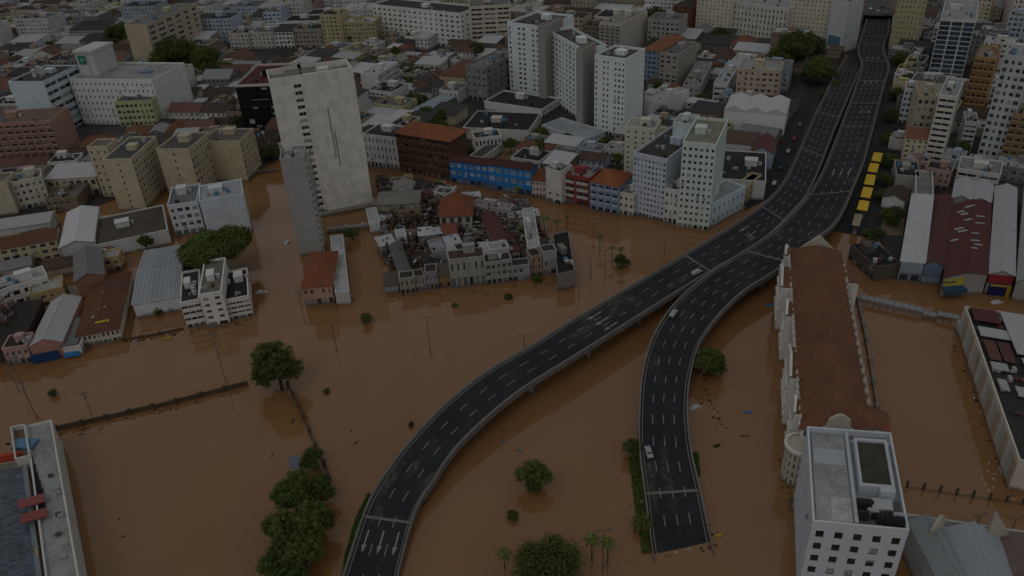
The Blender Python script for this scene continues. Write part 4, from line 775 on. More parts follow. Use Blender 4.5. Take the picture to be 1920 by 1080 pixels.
gablefront('gable_front', W*.12, W*.98, D+.3, h-.5, h+6.5, .8, False)
tb = MB(); cx = u3(.4, -2.5, 0); n_ = 18; rr = 4.0         # rounded corner turret with rings of windows
for k in range(n_):
    a0, a1 = k*6.2832/n_, (k+1)*6.2832/n_
    P_, Q_ = (cx.x+rr*math.cos(a0), cx.y+rr*math.sin(a0)), (cx.x+rr*math.cos(a1), cx.y+rr*math.sin(a1))
    nv = Vector((math.cos(a0), math.sin(a0), 0))
    vis = nv.dot((CAM-x['cen']-cx)) > -5
    facade(tb, HR, P_, Q_, 0, h-4, 'c' if vis else 'n', 1, 4, wset((.4, .38, .34)), 8, None, False)
tb.face([(cx.x+rr*math.cos(k*6.2832/n_), cx.y+rr*math.sin(k*6.2832/n_), h-4) for k in range(n_)]); tb.build('corner_turret', M('wall', (.50, .46, .36), .9, .9), HR)
tb = MB()
for k in range(n_):
    a0, a1 = k*6.2832/n_, (k+1)*6.2832/n_
    for (ra, za, rb2, zb) in ((4.05, h-4.6, 4.5, h-4.2), (4.5, h-4.2, 4.5, h-3.5), (4.5, h-3.5, 3.7, h-3.5)):
        tb.face([(cx.x+ra*math.cos(a0), cx.y+ra*math.sin(a0), za), (cx.x+ra*math.cos(a1), cx.y+ra*math.sin(a1), za), (cx.x+rb2*math.cos(a1), cx.y+rb2*math.sin(a1), zb), (cx.x+rb2*math.cos(a0), cx.y+rb2*math.sin(a0), zb)])
tb.build('turret_cornice', stone, HR)
block([(p.x, p.y) for p in x['pts']])
# ================================================================== white hotel block in the foreground
h = hgt((1512, 810), (1489, 938)); print('HOTEL', h)
x = B('hotel', 'white multi storey block with roof terraces and rows of dark square windows in the foreground', 'building', None, None, None, pts=quadpx((1512, 808), (1668, 820), (1702, 1003), h), h=h, wall=(.43, .46, .50), f='H', fc=5, s='t', scn=14, fl=6, rc=(.38, .40, .41), par=1.5, parc=(.44, .47, .50), clutter=0, shop=False, amt=.45, frame=(.06, .06, .065), land='the white foreground block')
W, D, u3, rzv, HR, h = x['W'], x['D'], x['uvp'], x['rz'], x['root'], x['h']; print(W, D)
wm = M('wall', (.50, .53, .56), .9, .4)
def rbox(nm, u0, u1, v0, v1, z0, z1, m):
    pb = MB(); q = [u3(W*u0, D*v0, 0), u3(W*u1, D*v0, 0), u3(W*u1, D*v1, 0), u3(W*u0, D*v1, 0)]; pb.prism([(p.x, p.y) for p in q], h+z0, h+z1, 0, True, True); return pb.build(nm, m, HR)
rbox('roof_slab', .05, .44, .04, .96, .01, .5, M('flat', (.40, .41, .40)))
rbox('roof_wall', .45, .485, .03, .97, .01, 1.5, wm); rbox('plant_floor', .49, .97, .03, .30, .01, .25, M('flat', (.16, .16, .17)))
rbox('mossy_roof', .56, .88, .37, .83, .01, 2.3, M('flat', (.085, .075, .05)))
for q in ((.53, .56, .34, .86), (.88, .91, .34, .86)): rbox('roof_frame', *q, .01, 2.9, wm)
for q in ((.56, .88, .34, .37), (.56, .88, .83, .86)): rbox('roof_frame', *q, .01, 2.88, wm)
rbox('stair_head', .74, .90, .28, .335, .01, 3.4, wm); rbox('plant_room', .64, .86, .15, .25, .26, 2.2, M('wall', (.45, .47, .48)))
rbox('terrace_floor', .5, .95, .88, .97, .01, .2, M('flat', (.2, .16, .15))); rbox('terrace_wall', .5, .96, .865, .875, .01, 1.6, wm); rbox('roof_patch', .22, .44, .05, .28, .51, .56, M('flat', (.58, .58, .57)))
for k in range(9): inst('roof_machine', ACU, M('plain', random.choice([(.03, .03, .035), (.4, .4, .4), (.06, .06, .07)])), HR, u3(W*random.uniform(.52, .92), D*random.uniform(.05, .14), h+.26), rzv, (2.2, 1.6, random.uniform(1.2, 2.4)))
for k in range(4): inst('water_tank', TANK, M('plain', (.03, .03, .035)), HR, u3(W*(.52+.035*k), D*.2, h+.26), 0, (1.4, 1.4, 2.8))
for k in range(8):
    rbox('roof_step', .06, .43, .62+.02*k, .632+.02*k, .51, .6+.03*k, wm)
# ================================================================== grey gabled works, bottom right corner
h = 10.0
x = B('works_hall', 'grey slate gabled works roof behind a low white wall in the bottom right corner', 'hall', None, None, None, h=h, pts=quadpx((1702, 976), (1768, 984), (1850, 1130), h), wall=(.36, .36, .34), f='n', s='n', roof='gable', ridge='v', rc=(.30, .32, .33), rise=2.6, over=.2)
x2 = B('works_hall', 'pale blue grey gabled works roof with rounded cream parapet in the bottom right corner', 'hall', None, None, None, h=h, pts=quadpx((1768, 990), (1872, 1003), (1925, 1150), h), wall=(.36, .36, .34), f='n', s='n', roof='gable', ridge='v', rc=(.36, .39, .42), rise=3.2, over=.2)
x3 = B('works_hall', 'mottled red and grey tiled works roof at the bottom right edge', 'hall', None, None, None, h=h, pts=quadpx((1878, 1006), (1985, 1018), (2035, 1170), h), wall=(.36, .36, .34), f='n', s='n', roof='tile', ridge='v', rc=(.24, .17, .15), rise=2.6, over=.2)
b = MB(); a, c = at(1702, 964, 11), at(1960, 1003, 11); d_ = (c-a).normalized(); n_ = Vector((-d_.y, d_.x, 0))*.5
b.prism([(p.x, p.y) for p in (a, c, c+n_, a+n_)], -2, 10.8); o = b.build('back_wall', M('wall', (.44, .43, .40))); tag(o, 'long white back wall of the grey works roofs beside the flooded yard', 'wall')
def roundpar(px, py, w, hh, pointed, lab):
    P = at(px, py, 10.6); b = MB(); pr = [(-w/2, 0)]
    for k in range(11): t_ = k/10; pr.append((-w/2+w*t_, hh*(.55+.45*math.sin(math.pi*t_)) if not pointed else hh*(1-t_)+.3))
    pr.append((w/2, 0)); th = .7
    b.face([(p[0], 0, p[1]) for p in pr]); b.face([(p[0], th, p[1]) for p in reversed(pr)])
    for i in range(len(pr)-1): p, q = pr[i], pr[i+1]; b.face([(q[0], 0, q[1]), (p[0], 0, p[1]), (p[0], th, p[1]), (q[0], th, q[1])])
    o = b.build('gable_parapet', M('rwall', (.46, .43, .34)), None, Vector((P.x, P.y, P.z-.6))); o.rotation_euler.z = math.atan2(d_.y, d_.x)+(.9 if not pointed else .2); tag(o, lab, 'parapet')
roundpar(1757, 1000, 5.5, 6, False, 'rounded cream gable parapet standing between the grey works roofs')
roundpar(1873, 1003, 5, 8, True, 'pointed cream gable fragment standing on the white works wall')
# ================================================================== bottom left: white hall and solar roof
h = 10.0
x = B('market_hall', 'long white flat roofed hall with pale parapet in the bottom left corner', 'hall', None, None, None, h=h, pts=quadpx((50, 803), (98, 791), (158, 1130), h), wall=(.42, .41, .37), f='n', s='n', rc=(.40, .41, .40), par=.9, clutter=0, parc=(.44, .43, .40), land='the bottom left white hall')
W, D, u3, rzv, HR = x['W'], x['D'], x['uvp'], x['rz'], x['root']
for k in range(9): inst('roof_vent', ACU, M('plain', random.choice([(.3, .3, .28), (.1, .1, .1), (.4, .4, .38)])), HR, u3(W*random.uniform(.55, .9), D*random.uniform(.08, .95), h+.01), rzv, (1.2, 1, .9))
for i, (v, c_) in enumerate(((.50, (.28, .09, .085)), (.42, (.26, .08, .075)))): rbox_ = roofpiece(x, 'red_canopy', -.55, .35, v, v+.045, 1.6, c_, 'plain')
for k in range(5):
    pb = MB(); q = [u3(W*(.06+.05*k), D*(.48), 0), u3(W*(.085+.05*k), D*.48, 0), u3(W*(.085+.05*k), D*(.80-.05*k), 0), u3(W*(.06+.05*k), D*(.80-.05*k), 0)]; pb.prism([(p.x, p.y) for p in q], h+.01, h+.5); pb.build('roof_duct', M('plain', (.02, .02, .02)), HR)
B('market_hall', 'pale corner block of the white hall with a blue tarpaulin in its roof court', 'hall', None, None, None, h=10.2, pts=quadpx((23, 808), (50, 802), (60, 862), 10.2), wall=(.42, .41, .38), f='n', s='n', rc=(.22, .16, .11), par=1.6, clutter=0, parc=(.43, .42, .39))
P = at(46, 832, 10.6); b = MB(); b.prism([(-3, -1.8), (3, -2), (3.2, 1.6), (-2.8, 2)], 0, .7); o = b.build('tarpaulin', M('plain', (.12, .25, .36)), None, Vector((P.x, P.y, 10.22))); tag(o, 'crumpled light blue tarpaulin in the roof court, bottom left', 'tarpaulin')
x = B('solar_warehouse', 'warehouse roof covered with two long bands of solar panels in the bottom left corner', 'warehouse', None, None, None, h=9, pts=quadpx((-30, 876), (48, 862), (84, 1130), 9), wall=(.36, .33, .28), f='n', s='n', roof='flat', rc=(.30, .27, .22), par=.3, clutter=0, land='the solar roof')
W, D, u3, rzv, HR = x['W'], x['D'], x['uvp'], x['rz'], x['root']; print('SOLAR', W, D)
_s = MB(); _s.box(-.5, .5, -.5, .5, 0, .06, 0); _s.face([(-.47, -.46, .064), (.47, -.46, .064), (.47, .46, .064), (-.47, .46, .064)], 1); SOL = _s.mesh('solar_panel', [M('plain', (.3, .31, .32)), M('glass', (.035, .05, .075), .3)])
nr = 52
for c_ in range(5):
    u = (.10, .28, .46, .645, .80)[c_]
    for k in range(nr):
        inst('solar_panel', SOL, None, HR, u3(W*u, D*(k+.5)/nr*.94, 9.3), rzv, (W*.165, D/nr*.80, 1))
rb_ = MB(); q = [u3(-1, D+.3, 0), u3(W*.95, D+.3, 0), u3(W*.95, D+1.4, 0), u3(-1, D+1.4, 0)]; rb_.prism([(p.x, p.y) for p in q], 6, 11.4, 0, True, True); rb_.build('red_fascia', M('plain', (.42, .06, .03)), HR)
roofpiece(x, 'blue_skylight', .90, .985, .35, .93, .35, (.20, .25, .31)); roofpiece(x, 'blue_skylight', .90, .985, .02, .28, .35, (.20, .25, .31))
# ================================================================== ruined block standing in the flood
RU = 'old houses of the ruined block'
def F(lab, A_, B_, dep, bs, wl, fc=3, fl=2, rc=(.06, .052, .045), roof='flat', f='c', **k):
    return B('old_house', lab, 'house', A_, B_, B_, base=bs, depth=dep*.62, wall=sc3(wl, .72), f=f, fc=fc, fl=fl, s='n', rc=rc, roof=roof, amt=1.6, group=RU, **({'clutter': .3, 'par': .4} | k))
F('cream two storey house front with two windows at the ruined block waterline', (748, 524), (776, 521), 9, ('A', 750, 553), (.44, .42, .30), 3, 2, land='the cream waterline house')
F('low pale shed front under a striped dark roof at the ruined block corner', (721, 536), (747, 533), 12, ('A', 723, 551), (.42, .44, .45), f='n', roof='shed', rc=(.11, .085, .08), rise=1.5)
F('grey house front with tall dark windows right of the cream waterline house', (777, 521), (796, 518), 9, ('A', 779, 548), (.38, .37, .34), 3, 2)
F('lilac house front between grey and orange houses at the waterline', (796, 512), (819, 510), 10, ('A', 798, 545), (.38, .33, .36), 3, 2, clutter=0)
F('orange house front with arched windows at the waterline', (820, 514), (844, 510), 10, ('A', 822, 541), (.40, .25, .12), 3, 2, roof='shed', rc=(.12, .10, .08))
F('broad stained white house front with cornice and five windows at the waterline', (841, 489), (909, 481), 12, ('A', 848, 541), (.45, .45, .40), 6, 2, rc=(.09, .055, .045), land='the broad stained house front')
F('white banded house front right of the broad stained front', (910, 494), (960, 487), 10, ('A', 913, 535), (.42, .42, .39), 5, 3, f='P')
F('low white house front with rubble roof near the palm end of the ruins', (960, 501), (994, 497), 9, ('A', 962, 529), (.42, .42, .42), 3, 2, f='P')
F('peach house front beside the black roofed end building', (995, 483), (1016, 479), 10, ('A', 998, 522), (.42, .31, .22), 2, 3)
F('white house front with one window against the black roofed end building', (1017, 474), (1044, 470), 9, ('A', 1020, 517), (.46, .45, .43), 2, 3, cap=3)
B('warehouse', 'black roofed end building of the ruined block', 'warehouse', (1045, 517), (1078, 509), (1066, 434), h=7, wall=(.20, .18, .16), f='n', s='n', rc=(.018, .018, .02), par=.6, clutter=1, land='the black roofed end building', para=True)
B('old_house', 'long white roofed house running back from the black roofed end building', 'house', (990, 468), (1013, 464), (1000, 390), h=9, wall=(.42, .42, .40), f='P', s='n', rc=(.40, .41, .42), par=.5, clutter=1, group=RU, para=True, fl=3)
B('old_house', 'square house with orange pyramid roof in the middle of the ruined block', 'house', (824, 405), (884, 402), (874, 372), h=9, wall=(.38, .36, .30), f='a', fl=2, roof='hip', rc=(.27, .088, .045), rise=6.5, group=RU, over=.8, land='the orange pyramid roof')
B('old_house', 'large pale grey tiled roof at the left of the ruined block', 'house', (708, 384), (786, 380), (783, 356), h=7, wall=(.32, .29, .23), f='n', roof='tile', ridge='u', rc=(.27, .25, .22), rise=2.4, group=RU, land='the pale ruin roof')
B('old_house', 'small pale gable house with chimney at the far left ruin corner', 'house', (736, 356), (772, 354), (768, 340), h=7.5, wall=(.40, .38, .34), f='c', roof='tile', ridge='v', rc=(.33, .32, .30), group=RU)
B('old_wall', 'roofless tan walled courtyard house in the ruined block', 'ruin', (732, 432), (787, 428), (785, 390), h=6, wall=(.30, .23, .14), f='n', roof='none', group=RU, amt=1.5)
B('old_wall', 'narrow tan roofless ruin between courtyard and orange pyramid roof', 'ruin', (805, 428), (826, 426), (822, 372), h=5.5, wall=(.24, .19, .12), f='n', roof='none', group=RU, amt=1.5)
B('old_house', 'long dark red sheet roof in the right half of the ruined block', 'house', (925, 452), (952, 448), (938, 398), h=7, wall=(.3, .27, .24), f='n', roof='tile', ridge='v', rc=(.14, .05, .045), rise=1.5, group=RU, land='the dark red ruin roof')
B('old_house', 'dark grey corrugated lean-to roof behind the cream waterline house', 'house', (748, 512), (770, 508), (760, 455), h=6, wall=(.2, .19, .18), f='n', roof='gable', ridge='v', rc=(.12, .125, .13), rise=1.2, group=RU)
B('old_house', 'white sheet roofed annex at the left waterline of the ruins', 'house', (713, 462), (742, 455), (740, 440), h=5, wall=(.35, .3, .25), f='n', roof='shed', rc=(.46, .47, .48), rise=.8, group=RU)
B('old_house', 'small bright white flat roof beside the striped shed', 'house', (743, 446), (763, 443), (761, 428), h=6, wall=(.4, .39, .37), f='n', rc=(.48, .49, .50), par=.2, clutter=0, group=RU)
B('old_house', 'bright white sheet roof in the middle of the ruins', 'house', (785, 442), (808, 440), (806, 427), h=6, wall=(.3, .28, .25), f='n', roof='shed', rc=(.50, .51, .53), rise=.5, group=RU)
B('old_house', 'pale blue sheet roof right of the bright white ruin roof', 'house', (809, 440), (828, 437), (826, 427), h=6, wall=(.3, .28, .25), f='n', roof='shed', rc=(.40, .44, .49), rise=.5, group=RU)
B('old_house', 'small orange tiled roof below the orange pyramid roof', 'house', (829, 440), (856, 438), (853, 418), h=5.5, wall=(.3, .25, .2), f='n', roof='tile', ridge='u', rc=(.24, .09, .05), group=RU)
B('old_house', 'white patched twin roof in the middle ruins', 'house', (838, 460), (865, 455), (862, 440), h=6, wall=(.33, .32, .3), f='n', roof='shed', rc=(.42, .44, .45), rise=.5, group=RU)
B('old_house', 'weathered blue grey round edged roof in the middle ruins', 'house', (812, 475), (838, 470), (832, 448), h=6, wall=(.3, .3, .3), f='n', rc=(.34, .37, .40), group=RU)
B('old_house', 'white roofed house behind the broad stained house front', 'house', (842, 478), (860, 474), (857, 458), h=6.5, wall=(.4, .4, .4), f='n', rc=(.42, .43, .44), par=.3, clutter=0, group=RU)
B('old_house', 'white stepped roof terrace left of the long white roofed house', 'house', (918, 472), (955, 466), (950, 452), h=8, wall=(.44, .43, .42), f='P', rc=(.42, .42, .42), group=RU, fl=2)
B('old_house', 'small white leaning roof at the centre right of the ruins', 'house', (902, 478), (922, 472), (918, 462), h=7, wall=(.38, .37, .36), f='n', rc=(.48, .47, .47), par=.2, clutter=0, group=RU)
B('old_house', 'pale pinkish long back row of the ruined block facing the avenue', 'house', (884, 386), (955, 396), (952, 384), h=6, wall=(.40, .34, .33), f='c', rc=(.30, .27, .26), group=RU, fl=2)
B('old_house', 'white back house facing the bright blue terrace', 'house', (813, 362), (842, 366), (844, 354), h=6, wall=(.42, .42, .40), f='c', rc=(.12, .12, .12), group=RU, fl=2)

# rubble, broken sheets and boards filling the gaps of the ruined block
def rubble(poly, n, lab, zmax):
    G = [at(x, y) for x, y in poly]; p2 = [(g.x, g.y) for g in G]; o = sum(G, Vector())/len(G); rnd = random.Random(11); b = MB(); xs = [p[0] for p in p2]; ys = [p[1] for p in p2]; c = 0
    while c < n:
        p = (rnd.uniform(min(xs), max(xs)), rnd.uniform(min(ys), max(ys)))
        if not inside(p, p2): continue
        c += 1; z = rnd.uniform(.2, zmax*(1 if rnd.random() < .55 else 2.1)); a = rnd.uniform(0, 6.28); L = rnd.uniform(.5, 2.6); W_ = rnd.uniform(.3, 1.4); t1, t2 = rnd.uniform(-.5, .5), rnd.uniform(-.5, .5)
        e = Vector((math.cos(a), math.sin(a), t1)).normalized()*L/2; g = Vector((-math.sin(a), math.cos(a), t2)).normalized()*W_/2; q = Vector((p[0]-o.x, p[1]-o.y, z)); th = Vector((0, 0, rnd.uniform(.08, .5))); m = rnd.choice((0, 0, 0, 0, 1, 1, 2, 2, 3, 4))
        top = [q-e-g, q+e-g, q+e+g, q-e+g]; bot = [v-th for v in top]; b.face(top, m)
        for i in range(4): b.face([bot[i], bot[(i+1) % 4], top[(i+1) % 4], top[i]], m)
        if rnd.random() < .12: b.tube(q-Vector((0, 0, z)), q+Vector((rnd.uniform(-.4, .4), 0, rnd.uniform(.5, 2))), .09, .07, 5, 0)
    ob = b.build('rubble', [M('plain', (.05, .045, .04)), M('plain', (.12, .10, .08)), M('plain', (.12, .05, .035)), M('plain', (.36, .36, .36)), M('plain', (.2, .19, .18))], None, Vector((o.x, o.y, 0))); ob['kind'] = 'stuff'; tag(ob, lab, 'rubble')
rubble([(712, 395), (720, 470), (735, 528), (842, 512), (990, 505), (1040, 482), (1012, 430), (985, 392), (900, 382), (800, 356), (715, 350)]  , 4200, 'rubble and broken boards between the old houses of the ruined block', 3.2)
rubble([(2, 655), (40, 650), (36, 580), (5, 585)], 220, 'charred rubble on the blackened shed at the left edge', 8.2)
# ================================================================== infill houses of the old town
ORD = ['leftmost', 'second', 'third', 'fourth', 'fifth', 'sixth', 'seventh', 'eighth', 'ninth', 'tenth', 'eleventh', 'twelfth', 'thirteenth', 'fourteenth', 'fifteenth', 'sixteenth', 'seventeenth', 'eighteenth', 'nineteenth', 'twentieth', 'twenty first', 'twenty second', 'twenty third', 'twenty fourth', 'twenty fifth']
PENDING = []
def relation(P):
    px, py = proj(P); best = min(LAND, key=lambda l: (l[0]-px)**2+((l[1]-py)*1.5)**2); dx, dy = px-best[0], (py-best[1])*1.5
    rel = ('left of' if dx < 0 else 'right of') if abs(dx) > abs(dy) else ('behind' if dy < 0 else 'below')
    return f'{rel} {best[2]}', px
def pend(o, desc, cat, P, group):
    rel, px = relation(P); PENDING.append((o, desc, rel, px, cat, group))
def settle():
    byl = {}
    for t in PENDING: byl.setdefault((t[1], t[2]), []).append(t)
    for (d, rel), L in byl.items():
        L.sort(key=lambda t: t[3])
        for i, t in enumerate(L):
            lab = f'{d} {rel}'; lab = ' '.join(lab.split()[:13])
            if len(L) > 1: lab += ', ' + ((ORD[i] if i == 0 else (f'{ORD[i]} from left')) if i < len(L)-1 else 'rightmost')
            tag(t[0], lab, t[4], t[5])
WALLS = [('white', (.46, .46, .44)), ('cream', (.44, .38, .28)), ('beige', (.36, .31, .25)), ('grey', (.22, .22, .21)), ('white', (.5, .5, .49)), ('pale yellow', (.44, .38, .22)), ('pink', (.38, .27, .23)), ('pale blue', (.30, .35, .41)), ('tan', (.24, .19, .13)), ('white', (.5, .49, .46)), ('stained white', (.40, .39, .36))]
ROOFS = [('clay tile roof', 'tile', (.15, .078, .052)), ('brown tile roof', 'tile', (.10, .066, .048)), ('orange hipped roof', 'hip', (.20, .088, .048)), ('dark flat roof', 'flat', (.04, .037, .034)), ('grey flat roof', 'flat', (.17, .165, .15)), ('pale flat roof', 'flat', (.46, .455, .44)),
         ('grey sheet roof', 'gable', (.24, .24, .24)), ('white sheet roof', 'shed', (.44, .45, .46)), ('black sheet roof', 'shed', (.045, .042, .04)), ('rusty sheet roof', 'gable', (.15, .075, .055))]
TREESPOTS = []
def infill(poly, vec, lot, hr, prob=.9, tree=.1, roofs=ROOFS, grp='old town infill houses', fl_tall=0.0, name='house', walls=WALLS, gap=1.5, amt=1.7):
    G = [at(x, y) for x, y in poly]; p2 = [(g.x, g.y) for g in G]
    d = at(vec[0], vec[1])-at(vec[2], vec[3]); d.z = 0; d = -d.normalized(); n = Vector((-d.y, d.x, 0))
    o = G[0]; us = [(g-o).dot(d) for g in G]; vs_ = [(g-o).dot(n) for g in G]
    v = min(vs_)
    while v < max(vs_):
        D = lot*random.uniform(.7, 1.15); u = min(us)+random.uniform(0, lot*.4)
        while u < max(us):
            W = lot*random.uniform(.6, 1.3)
            c = o+d*(u+W/2)+n*(v+D/2)
            cpx, cpy = proj(c+Vector((0, 0, 9)))
            if inside((c.x, c.y), p2) and -25 < cpx < 1945 and cpy > -12:
                a = o+d*(u+gap/2)+n*(v+gap/2+random.uniform(0, .8)); pts = [a, a+d*(W-gap), a+d*(W-gap)+n*(D-gap), a+n*(D-gap)]
                if not any(cc in OCC for cc in cells([(q.x, q.y) for q in pts])):
                    r_ = random.random()
                    if r_ < prob:
                        wn_, wc = random.choice(walls); rn, rk, rcol = random.choice(roofs); h = random.uniform(*hr); tall = random.random() < fl_tall
                        if tall: h = random.uniform(14, 26); rn, rk, rcol = ROOFS[random.choice((3, 4, 5))]
                        j = random.uniform(.85, 1.1); wc = sc3(wc, j)
                        fs = 'n' if (h < 5.5 and random.random() < .5) else random.choice(('p', 'P', 'c', 'p'))
                        name_ = 'apartment_block' if tall else (name if name != 'house' else ('house' if rk in ('tile', 'hip') else ('workshop' if rk in ('gable', 'shed') else 'town_house')))  # low ones are all generic infill houses, named by roof type alone
                        x = bld(name_, '', '', None, None, None, h=h, pts=[p.copy() for p in pts], wall=wc, roof=rk, rc=sc3(rcol, random.uniform(.75, 1.2)), f=fs, s=random.choice(('p', 'n', 'n')), clutter=1.5, amt=amt, cap=90, shop=random.random() < .4, par=random.choice((.4, .7, 1)))
                        pend(x['root'], f'{"tall " if tall else ""}{wn_} {"block" if tall else name_.replace("_"," ")} with {rn}', 'building' if tall else 'house', x['cen'], grp)
                    elif r_ < prob+tree: TREESPOTS.append(a+d*W*.4+n*D*.4)
            u += W
        v += D
infill([(708, 400), (716, 470), (735, 520), (840, 505), (990, 500), (1035, 478), (1012, 430), (985, 390), (900, 380), (800, 352), (712, 345)], (760, 550, 900, 532), 5.8, (2.2, 4.8), .82, .05, name='hut',
       roofs=[ROOFS[i] for i in (0, 1, 3, 4, 4, 6, 7, 7, 8, 8, 9)]+[('dark red roof', 'shed', (.12, .045, .035)), ('rubble filled roof', 'flat', (.11, .09, .07))], grp='crowded huts of the ruined block', gap=.5, amt=1.5)
FARR = [ROOFS[i] for i in (1, 3, 3, 3, 4, 5, 5, 6, 7, 8)]
NEARR = [ROOFS[i] for i in (0, 1, 1, 2, 3, 3, 4, 5, 5, 6, 7, 7, 8, 8, 9)]
infill([(-40, 405), (160, 395), (300, 340), (470, 318), (470, 260), (300, 250), (-40, 300)], (0, 330, 100, 322), 16, (5, 8), .9, .08, gap=.6, roofs=NEARR)
infill([(-40, 640), (120, 600), (240, 560), (320, 470), (240, 450), (-40, 460)], (0, 540, 90, 520), 12, (4, 6), .8, .05, roofs=NEARR)
infill([(-60, 235), (470, 240), (480, 130), (400, 90), (-60, 100)], (130, 240, 296, 240), 20, (6, 11), .86, .12, gap=.6, roofs=NEARR)
infill([(530, 300), (680, 296), (860, 325), (870, 180), (760, 180), (700, 95), (480, 130)], (690, 312, 751, 322), 17, (5, 10), .88, .11, gap=.6, roofs=NEARR)
infill([(870, 320), (1180, 385), (1190, 250), (1000, 240), (880, 245)], (846, 343, 995, 369), 15, (5, 8), .84, .14, roofs=NEARR)
infill([(1190, 380), (1430, 360), (1480, 230), (1440, 170), (1230, 170)], (1190, 402, 1336, 434), 16, (5, 9), .92, .06, gap=.6, roofs=NEARR)
infill([(1220, 170), (1480, 180), (1520, 100), (1240, 70)], (1115, 249, 1213, 262), 19, (6, 10), .86, .1, gap=.6, fl_tall=.1, roofs=NEARR)
infill([(780, 130), (960, 180), (960, 90), (870, 90)], (826, 168, 872, 172), 17, (6, 9), .8, .2, roofs=NEARR)
infill([(-80, 100), (470, 90), (700, 90), (700, -25), (-80, -25)], (130, 240, 296, 240), 26, (9, 15), .88, .1, gap=.8, fl_tall=.36, roofs=FARR)
infill([(700, 80), (960, 85), (1240, 75), (1500, 90), (1560, -25), (700, -25)], (690, 312, 751, 322), 26, (9, 15), .86, .12, gap=.8, fl_tall=.38, roofs=FARR)
infill([(1668, 300), (1930, 340), (1950, 60), (1690, 80)], (1690, 300, 1767, 313), 17, (5, 10), .85, .13, roofs=FARR, fl_tall=.15)
infill([(1668, 100), (1950, 100), (1960, -25), (1680, -25)], (1690, 300, 1767, 313), 24, (9, 14), .88, .1, fl_tall=.6, roofs=FARR)
infill([(1655, 440), (1688, 440), (1800, 365), (1930, 350), (1930, 320), (1680, 300)], (1690, 300, 1767, 313), 14, (4, 7), .8, .12, roofs=NEARR)

infill([(-80, 100), (470, 90), (700, 90), (700, -25), (-80, -25)], (130, 240, 296, 240), 14, (6, 11), .85, .12, gap=.6, roofs=FARR, grp='small far infill houses')
infill([(700, 95), (960, 100), (1240, 95), (1500, 100), (1560, -25), (700, -25)], (690, 312, 751, 322), 14, (6, 11), .84, .14, gap=.6, roofs=FARR, grp='small far infill houses')
infill([(-60, 240), (470, 250), (480, 130), (400, 90), (-60, 100)], (130, 240, 296, 240), 10, (4, 8), .85, .12, gap=.5, roofs=NEARR, grp='small far infill houses')
infill([(530, 296), (680, 290), (860, 320), (870, 120), (700, 95), (480, 130)], (690, 312, 751, 322), 10, (4, 8), .84, .14, gap=.5, roofs=NEARR, grp='small far infill houses')
infill([(1190, 380), (1425, 360), (1470, 230), (1500, 100), (1240, 70)], (1190, 402, 1336, 434), 10, (4, 8), .86, .1, gap=.5, roofs=NEARR, grp='small far infill houses')
infill([(1672, 430), (1930, 340), (1950, -20), (1690, -20)], (1690, 300, 1767, 313), 10, (5, 9), .84, .14, gap=.5, roofs=FARR, grp='small far infill houses')
# ================================================================== trees
def crown_mesh(seed, nc, nl, flat=.75, leaf=.085, dense=False):
    rnd = random.Random(seed); b = MB(); tones = []; cl = []
    for _ in range(nc):
        while True:
            p = Vector((rnd.uniform(-1, 1), rnd.uniform(-1, 1), rnd.uniform(-.75, 1)))
            if p.length < 1 and p.length > .25: break
        p.z *= flat; cl.append((p*(.74+.22*rnd.random()), rnd.uniform(.11, .25) if not dense else rnd.uniform(.18, .3), rnd.random()))
    for c, r, tn in cl:
        for _ in range(nl):
            v = Vector((rnd.gauss(0, 1), rnd.gauss(0, 1), rnd.gauss(.35, 1))).normalized()
            p = c+v*r*rnd.uniform(.6, 1.08)*Vector((1, 1, .8)).length/1.63
            n = (v+Vector((rnd.uniform(-.7, .7), rnd.uniform(-.7, .7), rnd.uniform(-.3, .9)))).normalized()
            a = n.orthogonal().normalized(); a.rotate(Matrix.Rotation(rnd.uniform(0, 6.28), 3, n)); t = n.cross(a); s = leaf*rnd.uniform(.55, 1.3)
            b.face([p-a*s, p-t*s*.6, p+a*s, p+t*s*.6]); tones.append(min(1, max(0, tn*.6+rnd.random()*.4)))
    for _ in range(nl*9):
        v = Vector((rnd.gauss(0, 1), rnd.gauss(0, 1), rnd.gauss(.2, .8))).normalized(); p = v*rnd.uniform(.55, 1.08); p.z *= flat; n = Vector((rnd.gauss(0, 1), rnd.gauss(0, 1), rnd.gauss(.5, 1))).normalized(); a = n.orthogonal().normalized(); t = n.cross(a); s = leaf*rnd.uniform(.4, 1.0)
        b.face([p-a*s, p-t*s*.6, p+a*s, p+t*s*.6]); tones.append(rnd.random())
    return b, tones
LEAF = [M('leaf', (.082, .112, .026)), M('leaf', (.060, .088, .023)), M('leaf', (.10, .122, .030))]
def fin(bt, name, m):
    b, tones = bt; me = b.mesh(name, m); at_ = me.attributes.new('tone', 'FLOAT', 'FACE'); at_.data.foreach_set('value', tones); return me
CR = [fin(crown_mesh(i, 64, 80, .8, .062), 'crown', LEAF[i % 3]) for i in range(5)]
CRD = [fin(crown_mesh(20+i, 70, 110, .6, .06, True), 'crown', LEAF[i % 2]) for i in range(2)]
CRX = [fin(crown_mesh(60, 190, 75, .55, .034, True), 'crown', LEAF[1])]
CRT = [fin(crown_mesh(40+i, 16, 110, 1.5, .09), 'crown', LEAF[1]) for i in range(1)]
BARK = M('plain', (.06, .045, .032))
def trunk_mesh(seed):
    rnd = random.Random(seed); b = MB(); b.tube((0, 0, -.25), (.03, .02, .75), .075, .05, 8)
    for k in range(6):
        a = k*1.05+rnd.random(); b.tube((.03, .02, .5+.05*k), (math.cos(a)*.55, math.sin(a)*.55, .95+rnd.random()*.35), .04, .012, 5)
    return b.mesh('trunk', BARK)
TRK = [trunk_mesh(i) for i in range(3)]
TN = [0]
